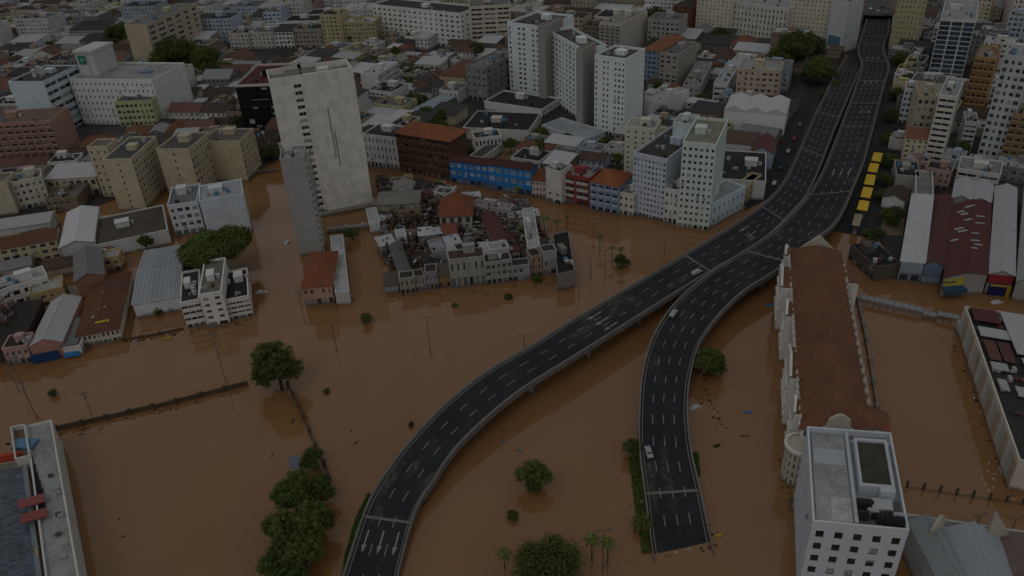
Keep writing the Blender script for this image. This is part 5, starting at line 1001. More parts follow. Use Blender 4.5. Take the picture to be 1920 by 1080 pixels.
def tree(P, r, zc=None, lab=None, kind=None, group=None, sq=1.0, cat='tree', name='leafy_tree'):
    """r crown radius in metres, zc height of the crown's centre"""
    zc = r*1.0 if zc is None else zc; TN[0] += 1
    root = empty(name, Vector((P.x, P.y, 0)), random.uniform(0, 6.28))
    me = (kind or CR)[TN[0] % len(kind or CR)]
    if r > 3.4 and (kind is None or kind is CRD):      # several unequal lobes on their own limbs
        nl_ = 4 if kind is None else 5; a0 = random.uniform(0, 6.28)
        for q in range(nl_):
            a = a0+q*6.2832/nl_+random.uniform(-.3, .3); k_ = random.uniform(.42, .62); o_ = r*random.uniform(.38, .58)
            inst('crown_lobe', (kind or CR)[(TN[0]+q) % len(kind or CR)], None, root, (math.cos(a)*o_, math.sin(a)*o_, zc+r*sq*random.uniform(-.28, .22)), random.uniform(0, 6.28), (r*k_, r*k_*random.uniform(.85, 1.15), r*k_*sq))
        inst('crown', me, None, root, (random.uniform(-.1, .1)*r, random.uniform(-.1, .1)*r, zc+r*.18*sq), random.uniform(0, 6.28), (r*.68, r*.68, r*.68*sq))
    else:
        inst('crown', me, None, root, (0, 0, zc), random.uniform(0, 6.28), (r, r*random.uniform(.9, 1.1), r*sq))
    t = inst('trunk', TRK[TN[0] % 3], None, root, (0, 0, 0), 0, (r*.9, r*.9, max(zc, 1.2)*.85))
    if lab: tag(root, lab, cat, group)
    else: pend(root, 'leafy green tree', 'tree', Vector((P.x, P.y, zc)), group or 'street and garden trees')
    return root
def ptree(px, py, rpx, lab=None, zf=.9, **k):       # crown centre at this picture point, radius in picture pixels
    P = at(px, py); r = rpx/FPX*(P-CAM).dot(fw); 
    for _ in range(4): P = at(px, py, r*zf); r = rpx/FPX*(P-CAM).dot(fw)
    return tree(P, r, r*zf, lab, **k)
ptree(517, 684, 58, 'round full green tree at the corner of the flooded boundary wall', zf=1.0)
ptree(402, 466, 70, 'large dense dark tree behind the white office in the water', zf=.85, kind=CRD, sq=.85)
ptree(365, 476, 40, 'left lobe tree of the large dark tree clump beside the corrugated warehouse', zf=.75, kind=CRD)
for i, (x_, y_, r_, l_) in enumerate(((585, 860, 24, 'small tree beside the little white hut in the left yard'), (548, 925, 40, 'upper left tree of the row in the left flooded yard'), (597, 920, 32, 'upper right tree of the row in the left flooded yard'),
    (530, 985, 38, 'middle left tree of the row in the left flooded yard'), (582, 975, 42, 'middle right tree of the row in the left flooded yard'), (520, 1050, 36, 'bottom left tree of the row in the left flooded yard'), (562, 1030, 40, 'bottom right tree of the row in the left flooded yard'), (545, 1085, 40, 'lowest tree of the row, cut by the bottom edge'))):
    ptree(x_, y_, r_*1.18, l_, zf=.95, group='tree row in the left flooded yard')
ptree(998, 890, 38, 'lone round tree in the water between the two road branches')
ptree(961, 966, 12, 'small ball shaped bush in the water below the lone round tree', zf=.7, kind=CRD)
ptree(1028, 1066, 80, 'big dense domed tree at the bottom edge', zf=.6, kind=CRX, sq=.85)
ptree(1330, 674, 37, 'tree right of the broad road branch in the water')
ptree(1187, 840, 25, 'tree touching the left side of the broad road branch')
ptree(1203, 980, 20, 'low tree on the grass strip near the submerged road end', zf=.8)
ptree(686, 597, 13, 'small tree in open water left of the ruined block')
ptree(98, 736, 9, 'tiny tree in the water near the left utility poles')
ptree(612, 733, 7, 'tiny dark bush in the water right of the round tree', zf=.5, kind=CRD)
ptree(953, 557, 9, 'half drowned bush in front of the ruined block', zf=.3); ptree(853, 573, 7, 'faint drowned bush below the ruined block fronts', zf=.1)
ptree(1008, 522, 11, 'dark bush at the foot of the peach house front', zf=.6)
ptree(1165, 488, 17, 'thick bush below the palms in the flooded avenue', zf=.7); ptree(660, 438, 17, 'dark bush on the white boundary wall left of the ruins', zf=.8)
ptree(500, 287, 19, 'dark tree left of the stained slab tower by the flooded street', zf=.8)
ptree(297, 582, 11, 'left bush before the corrugated warehouse', zf=.6); ptree(320, 578, 9, 'right bush before the corrugated warehouse', zf=.6)
ptree(160, 520, 7, 'upper plant sprouting from the rust roofed hall', zf=3.0); ptree(170, 585, 8, 'lower plant sprouting from the rust roofed hall', zf=2.6)
ptree(1498, 90, 52, 'big dark tree behind the peach block', kind=CRD); ptree(1535, 130, 32, 'tree on the slope left of the elevated roads', kind=CRD); ptree(1470, 105, 30, 'left shoulder tree of the big dark tree behind the peach block', kind=CRD)
ptree(1350, 66, 22, 'tree before the yellow cream tower'); ptree(1222, 38, 38, 'broad dark tree left of the dark brick tower', kind=CRD); ptree(1250, 48, 22, 'lighter tree beside the dark brick tower')
ptree(1078, 40, 22, 'tree behind the middle white tower'); ptree(1113, 52, 15, 'small tree behind the right white tower')
ptree(328, 100, 48, 'big dark tree in front of the tall beige slab', kind=CRD); ptree(380, 110, 36, 'second dark tree right of the tall beige slab', kind=CRD); ptree(400, 130, 25, 'low dark tree above the parking lot', kind=CRD)
ptree(232, 60, 30, 'dark tree left of the tall beige slab', kind=CRD); ptree(210, 88, 26, 'lower dark tree left of the tall beige slab', kind=CRD); ptree(420, 128, 20, 'third dark tree toward the black office', kind=CRD)
ptree(660, 70, 18, 'tree left of the broad white top block'); ptree(893, 95, 22, 'tree below the beige banded block')
for i, (x_, y_, r_) in enumerate(((770, 222, 16), (800, 212, 18), (830, 218, 18), (852, 205, 15), (815, 232, 14), (1017, 248, 15), (1034, 278, 14), (1062, 264, 18), (1045, 262, 14), (985, 268, 10), (880, 280, 9),
    (1690, 110, 17), (1705, 150, 20), (1680, 175, 17), (1672, 215, 18), (1665, 260, 15), (1666, 300, 18), (1660, 335, 18), (1652, 365, 15), (1645, 440, 18), (1625, 436, 9), (1660, 400, 10), (1725, 135, 14), (1565, 160, 15), (1548, 178, 12), (1240, 20, 16), (700, 100, 10), (770, 135, 14), (760, 150, 11))):
    ptree(x_, y_, r_)
tree(at(1012, 315), 3.2, 9, 'dark narrow cypress behind the pale pink house', kind=CRT, sq=1.9)
for P in TREESPOTS: tree(P, random.uniform(3, 5.5), random.uniform(4, 7))
# palms
def palm_crown(seed):
    rnd = random.Random(seed); b = MB(); tones = []
    for k in range(16):
        a = k*6.2832/16+rnd.uniform(-.15, .15); el = rnd.uniform(-.1, .9); L = rnd.uniform(.85, 1.1); prev = Vector((0, 0, 0)); d = Vector((math.cos(a)*math.cos(el), math.sin(a)*math.cos(el), math.sin(el)))
        side = Vector((-math.sin(a), math.cos(a), 0)); tn = rnd.random()
        for s in range(7):
            d = (d+Vector((0, 0, -.22))).normalized(); nx = prev+d*L/7; w0 = .15*math.sin((s+.6)/7.6*3.1); w1 = .15*math.sin((s+1.6)/7.6*3.1)
            for sg in (-1, 1):
                b.face([prev, nx, nx+side*sg*w1-Vector((0, 0, .05)), prev+side*sg*w0-Vector((0, 0, .05))]); tones.append(tn)
            prev = nx
    return fin((b, tones), 'crown', LEAF[2])
PCR = [palm_crown(i) for i in range(2)]
pt_ = MB()
for k in range(6): pt_.tube((0, 0, k/6-.1), (0, 0, (k+1)/6), .045-.003*k, .04-.003*k, 8)
PTR = pt_.mesh('trunk', M('plain', (.11, .09, .065)))
def palm(px, py, rpx, hgt_, lab):
    P = at(px, py, hgt_); r = rpx/FPX*(P-CAM).dot(fw); root = empty('palm_tree', Vector((P.x, P.y, 0)), random.uniform(0, 6)); tag(root, lab, 'palm', 'palms standing in the flood')
    inst('crown', PCR[int(px) % 2], None, root, (0, 0, hgt_), 0, (r, r, r)); inst('trunk', PTR, None, root, (0, 0, 0), 0, (hgt_*.7, hgt_*.7, hgt_))
palm(944, 1036, 19, 6, 'palm left of the big domed tree at the bottom edge'); palm(1110, 1010, 20, 8, 'left palm of the pair beside the street lamp at the bottom'); palm(1140, 1016, 18, 8, 'right palm of the pair beside the street lamp at the bottom')
palm(1125, 442, 10, 7, 'leftmost palm in the flooded avenue near the black roofed end building'); palm(1148, 463, 10, 7, 'middle palm in the flooded avenue'); palm(1165, 465, 10, 8, 'palm rising above the thick bush in the flooded avenue')
palm(1020, 408, 13, 8, 'big palm behind the white ruin house'); palm(1045, 414, 11, 7, 'second palm right of the big palm behind the ruins'); palm(970, 352, 11, 7, 'palm in front of the bright blue terrace'); palm(822, 340, 6, 5, 'small palm between the ruins and the blue terrace')
palm(1063, 405, 6, 6, 'small palm right of the second palm behind the ruins')
palm(1112, 425, 6, 5, 'tiny palm in the flooded avenue left of the others')
# ================================================================== walls, walkway, fences, poles, lamps
def wallrun(pts, th, z1, m, lab, cat, name='boundary_wall', piece=None, seg=None):
    G = [at(x, y) for x, y in pts]; root = empty(name, Vector((G[0].x, G[0].y, 0))); tag(root, lab, cat); O = root.location
    for i in range(len(G)-1):
        a, c = G[i]-O, G[i+1]-O; d = (c-a); L = d.length; d.normalize(); n = Vector((-d.y, d.x, 0))*th; k = max(1, int(L/(seg or 6)))
        for j in range(k):
            p, q = a+d*(L*j/k+.05), a+d*(L*(j+1)/k-.05); zz = z1*random.uniform(.88, 1.0); b = MB(); b.prism([(v.x, v.y) for v in (p-n, q-n, q+n, p+n)], -2, zz, 0, True); b.build(piece or 'wall_section', m, root)
            b = MB(); b.box(p.x-.28-th, p.x+.28+th, p.y-.28-th, p.y+.28+th, -2, z1+.25); b.build('wall_post', m, root)
    return root
DW = M('wall', (.075, .062, .048), .9, 1.6)
wallrun([(106, 808), (200, 787), (330, 757), (466, 722)], .25, 1.8, DW, 'dark overgrown boundary wall running from the bottom left hall to the round tree', 'wall')
wallrun([(540, 722), (570, 785), (592, 838), (608, 870), (622, 905)], .15, 1.4, DW, 'thin dark fence line from the round tree to the tree row', 'fence')
wallrun([(602, 990), (585, 1030), (575, 1085)], .2, 1.5, M('wall', (.2, .19, .17)), 'pale wall along the tree row at the bottom', 'wall')
wallrun([(617, 437), (650, 433), (712, 424)], .5, 2.4, M('wall', (.36, .36, .35)), 'white boundary wall between the narrow grey slab and the ruins', 'wall', seg=5)
wallrun([(1608, 565), (1624, 640), (1637, 720), (1651, 815)], .35, 1.5, M('wall', (.22, .20, .17)), 'long low grey brown wall right of the ornate orange roofed building', 'wall', seg=8)
wallrun([(232, 640), (300, 628), (345, 618)], .15, 1.1, DW, 'drowned fence in front of the corrugated warehouse', 'fence')
wallrun([(1555, 553), (1608, 566)], .3, 1.8, DW, 'dark wall stub between ornate building and covered walkway', 'wall')
wallrun([(480, 326), (522, 322)], .3, 1.6, M('wall', (.2, .19, .18)), 'low wall left of the stained slab tower', 'wall')
G0, G1 = at(1612, 566), at(1796, 606); root = empty('covered_walkway', Vector((G0.x, G0.y, 0))); tag(root, 'segmented white roofed walkway crossing the water between two flooded yards', 'walkway')
d = G1-G0; L = d.length; d.normalize(); n = Vector((-d.y, d.x, 0)); k = 14
for j in range(k):
    p, q = d*(L*(j+.05)/k), d*(L*(j+.985)/k); sink = 0 if j not in (9, 10) else .9; b = MB(); w_ = 1.5
    rid = Vector((0, 0, 2.9-sink)); ev = Vector((0, 0, 2.4-sink))
    b.face([p-n*w_+ev, q-n*w_+ev, q+rid, p+rid]); b.face([q+n*w_+ev, p+n*w_+ev, p+rid, q+rid]); b.face([p-n*w_+ev, p+rid, p+n*w_+ev]); b.face([q-n*w_+ev, q+n*w_+ev, q+rid])
    b.face([p-n*w_+ev-Vector((0, 0, .3)), q-n*w_+ev-Vector((0, 0, .3)), q-n*w_+ev, p-n*w_+ev])
    b.build('roof_segment', M('metal', (.27, .275, .28)), root)
    for s_ in (-1, 1):
        c_ = p+n*s_*1.9; b = MB(); b.tube((c_.x, c_.y, -2), (c_.x, c_.y, 2.6-sink), .16, .16, 6); b.build('post', M('plain', (.2, .2, .2)), root)
root = empty('post_fence', Vector((at(1690, 908).x, at(1690, 908).y, 0))); tag(root, 'row of thin dark fence posts with rail in the right flooded yard', 'fence'); O = root.location; pv = None
for j in range(8):
    P = at(1700+31*j, 914+4.6*j)-O; b = MB(); b.box(P.x-.22, P.x+.22, P.y-.22, P.y+.22, -2, 2.4); b.build('post', M('plain', (.07, .065, .06)), root)
    if pv is not None: b = MB(); b.tube(pv+Vector((0, 0, .35)), P+Vector((0, 0, .35)), .12, .12, 5); b.build('rail', M('plain', (.10, .09, .08)), root)
    pv = P
def pole(bx, by, tx, ty, lab, kind='utility'):
    P = at(bx, by); H = max(4, hgt((tx, ty), (bx, by))); root = empty('utility_pole' if kind == 'utility' else 'street_lamp', Vector((P.x, P.y, 0)), random.uniform(-.4, .4)); tag(root, lab, 'pole' if kind == 'utility' else 'street lamp', 'poles standing in the flood')
    c = M('plain', (.14, .13, .12)) if kind == 'utility' else M('plain', (.085, .08, .07))
    b = MB(); b.tube((0, 0, -2), (0, 0, H), .16, .1, 8); b.build('pole', c, root)
    b = MB()
    if kind == 'utility':
        b.box(-1.6, 1.6, -.1, .1, H-.7, H-.45); b.build('crossarm', c, root); b = MB(); b.tube((.4, 0, H-2.4), (.4, 0, H-1.2), .3, .3, 8); b.build('transformer', M('plain', (.2, .2, .2)), root)
    else:
        for s_ in (-1, 1):
            b = MB(); b.tube((0, 0, H-.1), (s_*1.5, 0, H+.3), .07, .06, 6); b.build('arm', c, root); b = MB(); b.box(s_*1.5-.45, s_*1.5+.45, -.2, .2, H+.22, H+.4); b.build('lamp_head', M('plain', (.13, .125, .12)), root)
for t_ in ((172, 776, 154, 735, 'utility pole with crossarm above the overgrown wall'), (424, 716, 400, 620, 'leaning utility pole below the white office in the water'), (68, 782, 38, 715, 'utility pole above the bottom left hall'), (36, 734, 10, 690, 'leftmost utility pole near the pink house'), (45, 730, 20, 668, 'utility pole in front of the pink house'),
    (566, 578, 555, 545, 'short pole before the pink orange roofed house'), (1622, 545, 1628, 495, 'thin pole by the half sunk white van')): pole(*t_)
for t_ in ((808, 664, 803, 595, 'tall street lamp in open water below the ruins'), (632, 660, 628, 605, 'street lamp in open water left of the ruins'), (1130, 1072, 1128, 995, 'white street lamp between the pair of palms'), (1166, 530, 1164, 498, 'white street lamp beside the thick bush'), (1107, 520, 1106, 480, 'thin street lamp left of the thick bush'), (1134, 522, 1133, 470, 'street lamp among the avenue palms'),
    (1246, 478, 1245, 455, 'short street lamp in the wide avenue'), (983, 652, 981, 630, 'short street lamp beside the left road branch'), (1085, 560, 1084, 532, 'street lamp in open water above the left road branch'), (1190, 1000, 1187, 945, 'street lamp beside the grass strip'), (1480, 960, 1455, 940, 'street lamp leaning beside the white foreground block'), (1895, 1000, 1889, 965, 'lamp post behind the pointed cream gable'), (1830, 988, 1822, 960, 'lamp post behind the rounded cream gable')): pole(*t_, kind='lamp')
# ================================================================== grass banks
def bank(pts, lab, z=.3):
    G = [at(x, y) for x, y in pts]; o = sum(G, Vector())/len(G); rnd = random.Random(3); b = MB(); tones = []; poly = [(g.x, g.y) for g in G]
    xs = [p[0] for p in poly]; ys = [p[1] for p in poly]; c = 0
    while c < 2600:
        p = (rnd.uniform(min(xs), max(xs)), rnd.uniform(min(ys), max(ys)))
        if not inside(p, poly): continue
        c += 1; a = rnd.uniform(0, 6.28); s = rnd.uniform(.2, .5); q = Vector((p[0]-o.x, p[1]-o.y, rnd.uniform(0, .3))); e = Vector((math.cos(a), math.sin(a), 0))*s
        b.face([q-e, q+e, q+e*.3+Vector((rnd.uniform(-.3, .3), rnd.uniform(-.3, .3), z*rnd.uniform(.5, 1.2)))]); tones.append(rnd.random())
    me = fin((b, tones), 'grass', M('leaf', (.075, .125, .024))); ob = link('grass_bank', me, None, Vector((o.x, o.y, 0))); ob['kind'] = 'stuff'; tag(ob, lab, 'grass')
bank([(1178, 860), (1198, 860), (1208, 930), (1222, 1035), (1205, 1040), (1192, 960)], 'long grass strip beside the broad road branch')
bank([(672, 985), (690, 945), (700, 930), (690, 925), (668, 970), (648, 1040), (640, 1085), (652, 1085)], 'grass along the outer side of the left road branch')
bank([(1298, 850), (1308, 850), (1312, 892), (1304, 892)], 'grass tuft right of the broad road branch'); bank([(775, 965), (788, 955), (820, 900), (812, 900)], 'grass tufts inside the left road branch')
# ================================================================== vehicles, shelters, tunnel, floating things
def wheelmesh():
    b = MB(); b.tube((0, -.11, 0), (0, .11, 0), .33, .33, 12); return b.mesh('wheel', M('plain', (.015, .015, .015)))
WHL = wheelmesh()
def car(P, rz, color, lab, van=False, grp=None, z=0.0):
    root = empty('delivery_van' if van else 'parked_car', Vector((P.x, P.y, z)), rz); tag(root, lab, 'van' if van else 'car', grp)
    pr = [(-2.2, .35), (2.15, .35), (2.2, .75), (1.3, .92), (.75, 1.42), (-1.2, 1.45), (-1.95, .98), (-2.22, .9)] if not van else [(-2.6, .35), (2.5, .35), (2.55, .95), (2.0, 1.15), (1.5, 2.1), (-2.6, 2.15)]
    b = MB(); hw = .85 if not van else .95; N_ = len(pr)
    lo = [Vector((p[0], -hw*(1 if p[1] < 1 else .88), p[1])) for p in pr]; hi = [Vector((p.x, -p.y, p.z)) for p in lo]
    b.face(lo); b.face(list(reversed(hi)))
    for i in range(N_): b.face([lo[(i+1) % N_], lo[i], hi[i], hi[(i+1) % N_]])
    b.build('body', M('plain', color, .35), root)
    g = MB(); a = pr[3]; c = pr[4]
    def wq(x0, z0, x1, z1): g.face([(x0, -hw*.8, z0+.015), (x0, hw*.8, z0+.015), (x1, hw*.74, z1+.015), (x1, -hw*.74, z1+.015)])
    wq(a[0]-.05, a[1]+.02, c[0]+.05, c[1]-.02); g.build('windscreen', GLB, root)
    for s_ in (-1, 1):
        g = MB(); y = s_*(hw*.94+.015); g.face([(.6, y, .95), (.45, s_*(hw*.885+.015), 1.36), (-1.1, s_*(hw*.885+.015), 1.36), (-1.5, y, .95)]); g.build('side_window', GL, root)
        for x_ in (-1.4, 1.4): inst('wheel', WHL, None, root, (x_, s_*hw, .33))
        h_ = MB(); h_.box(pr[2][0]-.05, pr[2][0]+.03, s_*.6-.15, s_*.6+.15, .6, .74); h_.build('headlight', M('plain', (.5, .5, .48), .3), root)
CC = [('white', (.5, .5, .5)), ('silver', (.34, .35, .36)), ('black', (.02, .02, .022)), ('red', (.28, .03, .03)), ('grey', (.15, .15, .16))]
for i, (x_, y_, c, l_) in enumerate(((322, 212, 0, 'white car nearest the white wall in the parking lot'), (331, 208, 1, 'silver car second along the parking lot wall'), (338, 199, 4, 'grey car third along the parking lot wall'), (346, 190, 0, 'white car fourth along the parking lot wall'), (354, 182, 2, 'black car at the far end of the parking lot wall'),
    (343, 230, 3, 'red car at the near side of the parking lot'), (388, 178, 0, 'white car at the right side of the parking lot'), (372, 205, 1, 'silver car alone in the middle of the parking lot'))):
    car(at(x_, y_, .27), .9+i*.05, CC[c][1], l_, grp='cars in the parking lot', z=.27)
car(at(352, 219, .27), .3, (.5, .5, .5), 'white van parked in the middle of the parking lot', True, 'cars in the parking lot', .27)
car(at(1263, 590, 7.9), 1.0, (.36, .36, .37), 'white car stopped on the broad road branch near the fork', False, None, at(1263, 590, 7.9).z)
car(at(1216, 851, 3.2), -1.5, (.36, .36, .37), 'white car by the tree on the broad road branch', False, None, 3.25)
car(at(1306, 513, 8.0), .6, (.36, .36, .37), 'white car alone on the left road branch near the fork', False, None, 8.02)
car(at(490, 548), .2, (.5, .5, .5), 'white car half sunk in the flooded street by the white office', False, 'vehicles half sunk in the flood', -.75)
car(at(540, 454), 1.2, (.45, .46, .48), 'silver car half sunk beside the narrow grey slab', False, 'vehicles half sunk in the flood', -.75)
car(at(1622, 497), .6, (.52, .52, .52), 'white van half sunk near the ornate building', True, 'vehicles half sunk in the flood', -.9)
car(at(1870, 567), .2, (.5, .5, .5), 'white car half sunk in front of the red and blue shop', False, 'vehicles half sunk in the flood', -.8)
car(at(1305, 764), .4, (.48, .48, .47), 'white car half sunk beside the broad road branch', False, 'vehicles half sunk in the flood', -.85)
for i, (x_, y_) in enumerate(((1632, 18), (1646, 22), (1655, 14), (1620, 12), (1662, 26), (1612, 24))): car(at(x_, y_, 9), 1.2, CC[i % 5][1], f'{["tiny white", "tiny silver", "tiny black", "tiny red", "tiny grey", "tiny pale"][i]} car on the plaza above the road tunnel', False, 'cars above the tunnel', 9.02)
# yellow roofed bus platforms
for i, (x0, y0, x1, y1, l_) in enumerate(((1642, 303, 1647, 287, 'farthest yellow roofed bus platform'), (1635, 323, 1640, 307, 'second farthest yellow roofed bus platform'), (1628.5, 347, 1634, 328, 'third farthest yellow roofed bus platform'), (1622, 371, 1628, 352, 'second nearest yellow roofed bus platform'), (1616, 395, 1621, 377, 'nearest yellow roofed bus platform'), (1604, 424, 1610, 402, 'weathered pale bus platform roof nearest the water'))):
    a, c = at(x0, y0, 4), at(x1, y1, 4); mid = (a+c)/2; d = c-a; d.z = 0; L = d.length; rzv = math.atan2(d.y, d.x); root = empty('bus_platform', Vector((mid.x, mid.y, .27)), rzv); tag(root, l_, 'bus stop', 'bus platforms in the street'); wd = 2.05 if i < 5 else 1.5
    b = MB(); pr = [(-wd, 3.9), (-wd*.5, 3.98), (0, 4.0), (wd*.5, 3.98), (wd, 3.9)]
    for k in range(4): (y_a, z_a), (y_b, z_b) = pr[k], pr[k+1]; b.face([(-L/2, y_a, z_a), (L/2, y_a, z_a), (L/2, y_b, z_b), (-L/2, y_b, z_b)]); b.face([(-L/2, y_b, z_b-.2), (L/2, y_b, z_b-.2), (L/2, y_a, z_a-.2), (-L/2, y_a, z_a-.2)])
    for s_ in (-1, 1): b.face([(-L/2*1, s_*wd, 3.6), (L/2, s_*wd, 3.6), (L/2, s_*wd, 3.9), (-L/2, s_*wd, 3.9)])
    b.build('roof', M('plain', (.72, .47, .03) if i < 5 else (.34, .28, .18), .6), root); b = MB(); b.box(-L/2, L/2, -wd*.6, wd*.6, 0, .3); b.build('platform', M('plain', (.2, .19, .18)), root)
    for k in range(3):
        for s_ in (-1, 1): b = MB(); b.tube((L*(k-1)*.42, s_*wd*.5, .3), (L*(k-1)*.42, s_*wd*.5, 3.75), .12, .12, 6); b.build('post', M('plain', (.1, .1, .1)), root)
# tunnel portal with the plaza above it
a, c = at(1606, 46, 0), at(1676, 48, 0); d = (c-a).normalized(); n = Vector((-d.y, d.x, 0)); L = (c-a).length
root = empty('tunnel_portal', Vector((a.x, a.y, 0))); tag(root, 'dark road tunnel mouth under a plaza at the top right', 'tunnel'); rzv = math.atan2(d.y, d.x); root.rotation_euler.z = rzv
b = MB(); b.box(-6, L*.16, 0, 90, -1, 9); b.build('abutment', M('wall', (.14, .11, .09)), root); b = MB(); b.box(L*.92, L+6, 0, 90, -1, 9); b.build('abutment', M('wall', (.14, .11, .09)), root)
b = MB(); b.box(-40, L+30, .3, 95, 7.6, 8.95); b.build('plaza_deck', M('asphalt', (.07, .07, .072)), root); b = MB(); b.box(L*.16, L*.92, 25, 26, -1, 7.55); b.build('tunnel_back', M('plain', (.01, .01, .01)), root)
b = MB(); b.box(-6, L+6, -.5, .25, 7.2, 10); b.build('parapet', M('wall', (.2, .18, .16)), root)
b = MB(); b.box(L*.16, L*.92, -.2, 24, 4.0, 4.2); b.build('road_slab', M('asphalt', (.021, .022, .024)), root)
# stepped retaining slope left of the tunnel road
a, c = at(1572, 112, 3), at(1606, 40, 6); d = (c-a).normalized(); L = (c-a).length; n = Vector((-d.y, d.x, 0)); root = empty('retaining_wall', Vector((a.x, a.y, 0))); tag(root, 'brown ribbed retaining wall rising beside the tunnel road', 'wall'); root.rotation_euler.z = math.atan2(d.y, d.x)
for k in range(12):
    b = MB(); b.box(L*k/12+.2, L*(k+1)/12-.2, 0, 9, -1, 4+k*.45); b.build('wall_panel', M('wall', (.13, .095, .07)), root)
# floating things
def slab_(name, px, py, L, W, H, rz, colr, lab, cat, z=-.05):
    P = at(px, py); b = MB(); b.prism([(-L/2, -W*.4), (-L*.3, -W/2), (L*.42, -W/2), (L/2, -W*.1), (L*.46, W/2), (-L*.4, W*.46)], 0, H*.7, 0, False, True)
    b.prism([(-L*.44, -W*.3), (L*.4, -W*.42), (L*.4, W*.4), (-L*.36, W*.36)], H*.7, H); b.face([(-L/2, -W*.4, H*.7), (-L*.3, -W/2, H*.7), (L*.42, -W/2, H*.7), (L/2, -W*.1, H*.7), (L*.46, W/2, H*.7), (-L*.4, W*.46, H*.7)])
    o = b.build(name, M('plain', colr), None, Vector((P.x, P.y, z))); o.rotation_euler.z = rz; tag(o, lab, cat)
BLU = (.05, .2, .42)
for t_ in (('floating_sheet', 1443, 572, 3.4, 1.2, .3, .2, BLU, 'blue sheet floating left of the ornate orange roofed building', 'sheet'), ('floating_sheet', 1402, 773, 2.9, .9, .3, 0, BLU, 'bright blue sheet floating right of the broad road branch', 'sheet'),
    ('floating_board', 946, 828, 1.9, .9, .25, -.6, (.13, .15, .18), 'upper grey board floating between the road branches', 'board'), ('floating_board', 973, 845, 2.1, .9, .25, -.6, (.13, .15, .18), 'lower grey board floating between the road branches', 'board'),
    ('floating_board', 1397, 817, 2.6, .8, .2, 0, (.16, .07, .03), 'brown board floating below the bright blue sheet', 'board'), ('yellow_sign', 1346, 1005, 2.2, .7, .5, 0, (.45, .30, .03), 'yellow sign just out of the water right of the road end', 'sign'), ('yellow_sign', 1211, 994, 2.2, .5, 2.2, 0, (.45, .30, .03), 'yellow sign left of the submerged road end', 'sign'),
    ('floating_raft', 314, 635, 3.6, 1.6, .5, .3, (.36, .22, .05), 'yellow dinghy near the drowned fence', 'dinghy'), ('floating_debris', 1344, 836, 2.2, 1.1, .3, .3, (.03, .045, .015), 'green clump floating right of the broad road branch', 'debris'),
    ('floating_debris', 1315, 756, .9, .7, .2, .3, (.05, .035, .02), 'first dark debris piece beside the half sunk car', 'debris'), ('floating_debris', 1347, 785, 1, .8, .25, 1, (.04, .03, .02), 'second dark debris piece right of the half sunk car', 'debris'), ('floating_debris', 1337, 783, .9, .7, .25, 2, (.05, .035, .02), 'third dark debris piece right of the half sunk car', 'debris'),
    ('floating_debris', 668, 830, 1.8, .8, .15, .9, (.09, .06, .03), 'dark drowned branch between tree row and left road branch', 'debris'), ('floating_debris', 658, 808, 1.3, .6, .12, 1.2, (.10, .065, .03), 'smaller drowned branch above the other one', 'debris'),
    ('floating_debris', 771, 799, 1.6, .8, 1.6, .9, (.05, .045, .04), 'dark sign frame beside the left road branch', 'debris'), ('floating_debris', 231, 1006, .9, .6, .15, 0, (.05, .035, .02), 'dark speck floating in the left flooded yard', 'debris'), ('floating_debris', 224, 973, .7, .5, .12, 0, (.05, .035, .02), 'upper dark speck floating in the left flooded yard', 'debris'),
    ('floating_debris', 15, 833, 1, .7, .4, 0, (.02, .02, .02), 'black object floating by the bottom left hall', 'debris'), ('floating_debris', 549, 790, 2.2, .6, .3, 1.5, (.05, .04, .03), 'dark plank floating beside the thin fence', 'debris'), ('floating_debris', 510, 855, 1.5, .5, .12, 1.6, (.08, .05, .03), 'brown stick floating left of the little hut', 'debris')):
    slab_(*t_)
for i in range(14):
    slab_('foam_scrap', 1860+random.uniform(-25, 40), 880+random.uniform(-12, 45), random.uniform(.4, .9), .5, .15, random.uniform(0, 3), (.45, .43, .38), 'pale scrap of foam floating beside the end of the depot wall', 'scrap')
    bpy.context.scene.collection.objects[-1]['group'] = 'foam scraps by the depot'
for i in range(8):
    slab_('foam_scrap', 1478+random.uniform(-6, 10), 885+random.uniform(-8, 8), random.uniform(.4, .8), .5, .15, random.uniform(0, 3), (.42, .38, .32), 'pale scrap floating at the foot of the rounded corner turret', 'scrap')
    bpy.context.scene.collection.objects[-1]['group'] = 'scraps by the turret'
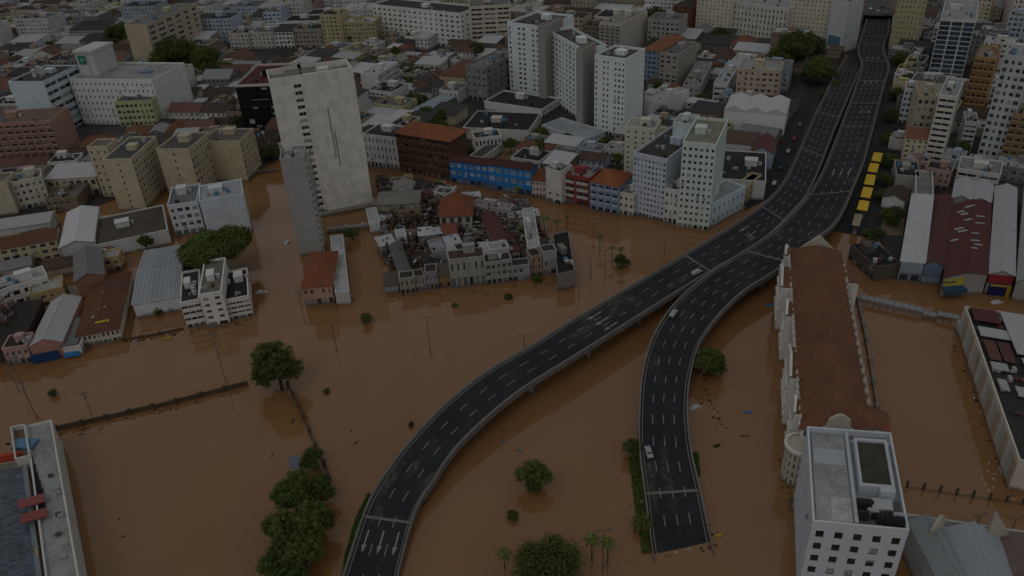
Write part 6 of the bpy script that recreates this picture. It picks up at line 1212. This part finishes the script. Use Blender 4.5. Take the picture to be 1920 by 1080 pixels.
# fine litter drifting along walls and ramp ends: too small to count
lb = MB(); rl_ = random.Random(9); o = at(960, 760)
for (x0, y0, x1, y1, n_) in ((1240, 1036, 1338, 1024, 12), (1470, 860, 1485, 960, 40), (345, 622, 470, 600, 40), (720, 556, 1050, 530, 60), (1790, 640, 1900, 930, 60), (230, 640, 345, 622, 30), (1310, 700, 1360, 800, 30), (110, 815, 460, 730, 60), (1318, 950, 1345, 1030, 14), (575, 580, 660, 560, 20)):
    for _ in range(n_):
        t_ = rl_.random(); P = at(x0+(x1-x0)*t_+rl_.gauss(0, 5), y0+(y1-y0)*t_+abs(rl_.gauss(0, 4)))-o; a = rl_.uniform(0, 6.28); L_ = rl_.uniform(.12, .55); e_ = Vector((math.cos(a), math.sin(a), 0))*L_; g_ = Vector((-math.sin(a), math.cos(a), 0))*L_*rl_.uniform(.2, .7); m_ = rl_.choice((0, 0, 0, 1, 2)); z_ = Vector((0, 0, .06+.1*rl_.random()))
        q = [P-e_-g_, P+e_-g_, P+e_+g_, P-e_+g_]; lb.face([v+z_ for v in q], m_)
        for i in range(4): lb.face([q[i], q[(i+1) % 4], q[(i+1) % 4]+z_, q[i]+z_], m_)
ob = lb.build('floating_litter', [M('plain', (.06, .04, .025)), M('plain', (.4, .38, .34)), M('plain', (.05, .06, .03))], None, Vector((o.x, o.y, 0))); ob['kind'] = 'stuff'; tag(ob, 'scattered litter drifting along walls and ramp ends', 'litter')
for i, (x_, y_, c_) in enumerate(((1452, 345, 0), (1463, 318, 2), (1478, 285, 1), (1489, 262, 3), (1500, 235, 4))): car(at(x_, y_, .27), 1.1, CC[c_][1], f'{CC[c_][0]} car parked in the street left of the elevated roads', False, 'cars in the street left of the elevated roads', .27)
# little white hut in the left yard
B('hut', 'little white hut with dark roof beside the small tree in the left yard', 'hut', (544, 878), (562, 874), (560, 858), h=2.4, wall=(.42, .44, .46), f='n', s='n', roof='shed', rc=(.14, .17, .21), rise=.6, over=.2)
# awnings and shutters along the left waterline
def panel(name, p0, p1, z0, z1, proud, colr, lab, cat):
    a, c = at(*p0, z0), at(*p1, z0); d = (c-a); d.z = 0; L = d.length; d.normalize(); n = Vector((d.y, -d.x, 0)); b = MB()
    q = [a-n*.02, a+n*proud, c+n*proud, c-n*.02]; b.prism([((p-a).x, (p-a).y) for p in (q[1], q[2], q[3], q[0])], z0, z1, 0, True, True); b.face([((p-a).x, (p-a).y, z1-.3) for p in q])
    o = b.build(name, M('metal', colr), None, Vector((a.x, a.y, 0))); tag(o, lab, cat)
panel('roller_shutter', (63, 682), (114, 671), .1, 3.6, .5, (.015, .05, .16), 'dark blue shutters across the front of the pink shop', 'shutter')
panel('awning', (124, 668), (150, 663), .6, 2.2, 1.2, (.05, .25, .55), 'bright blue awning on the low white kiosk', 'awning')
settle()
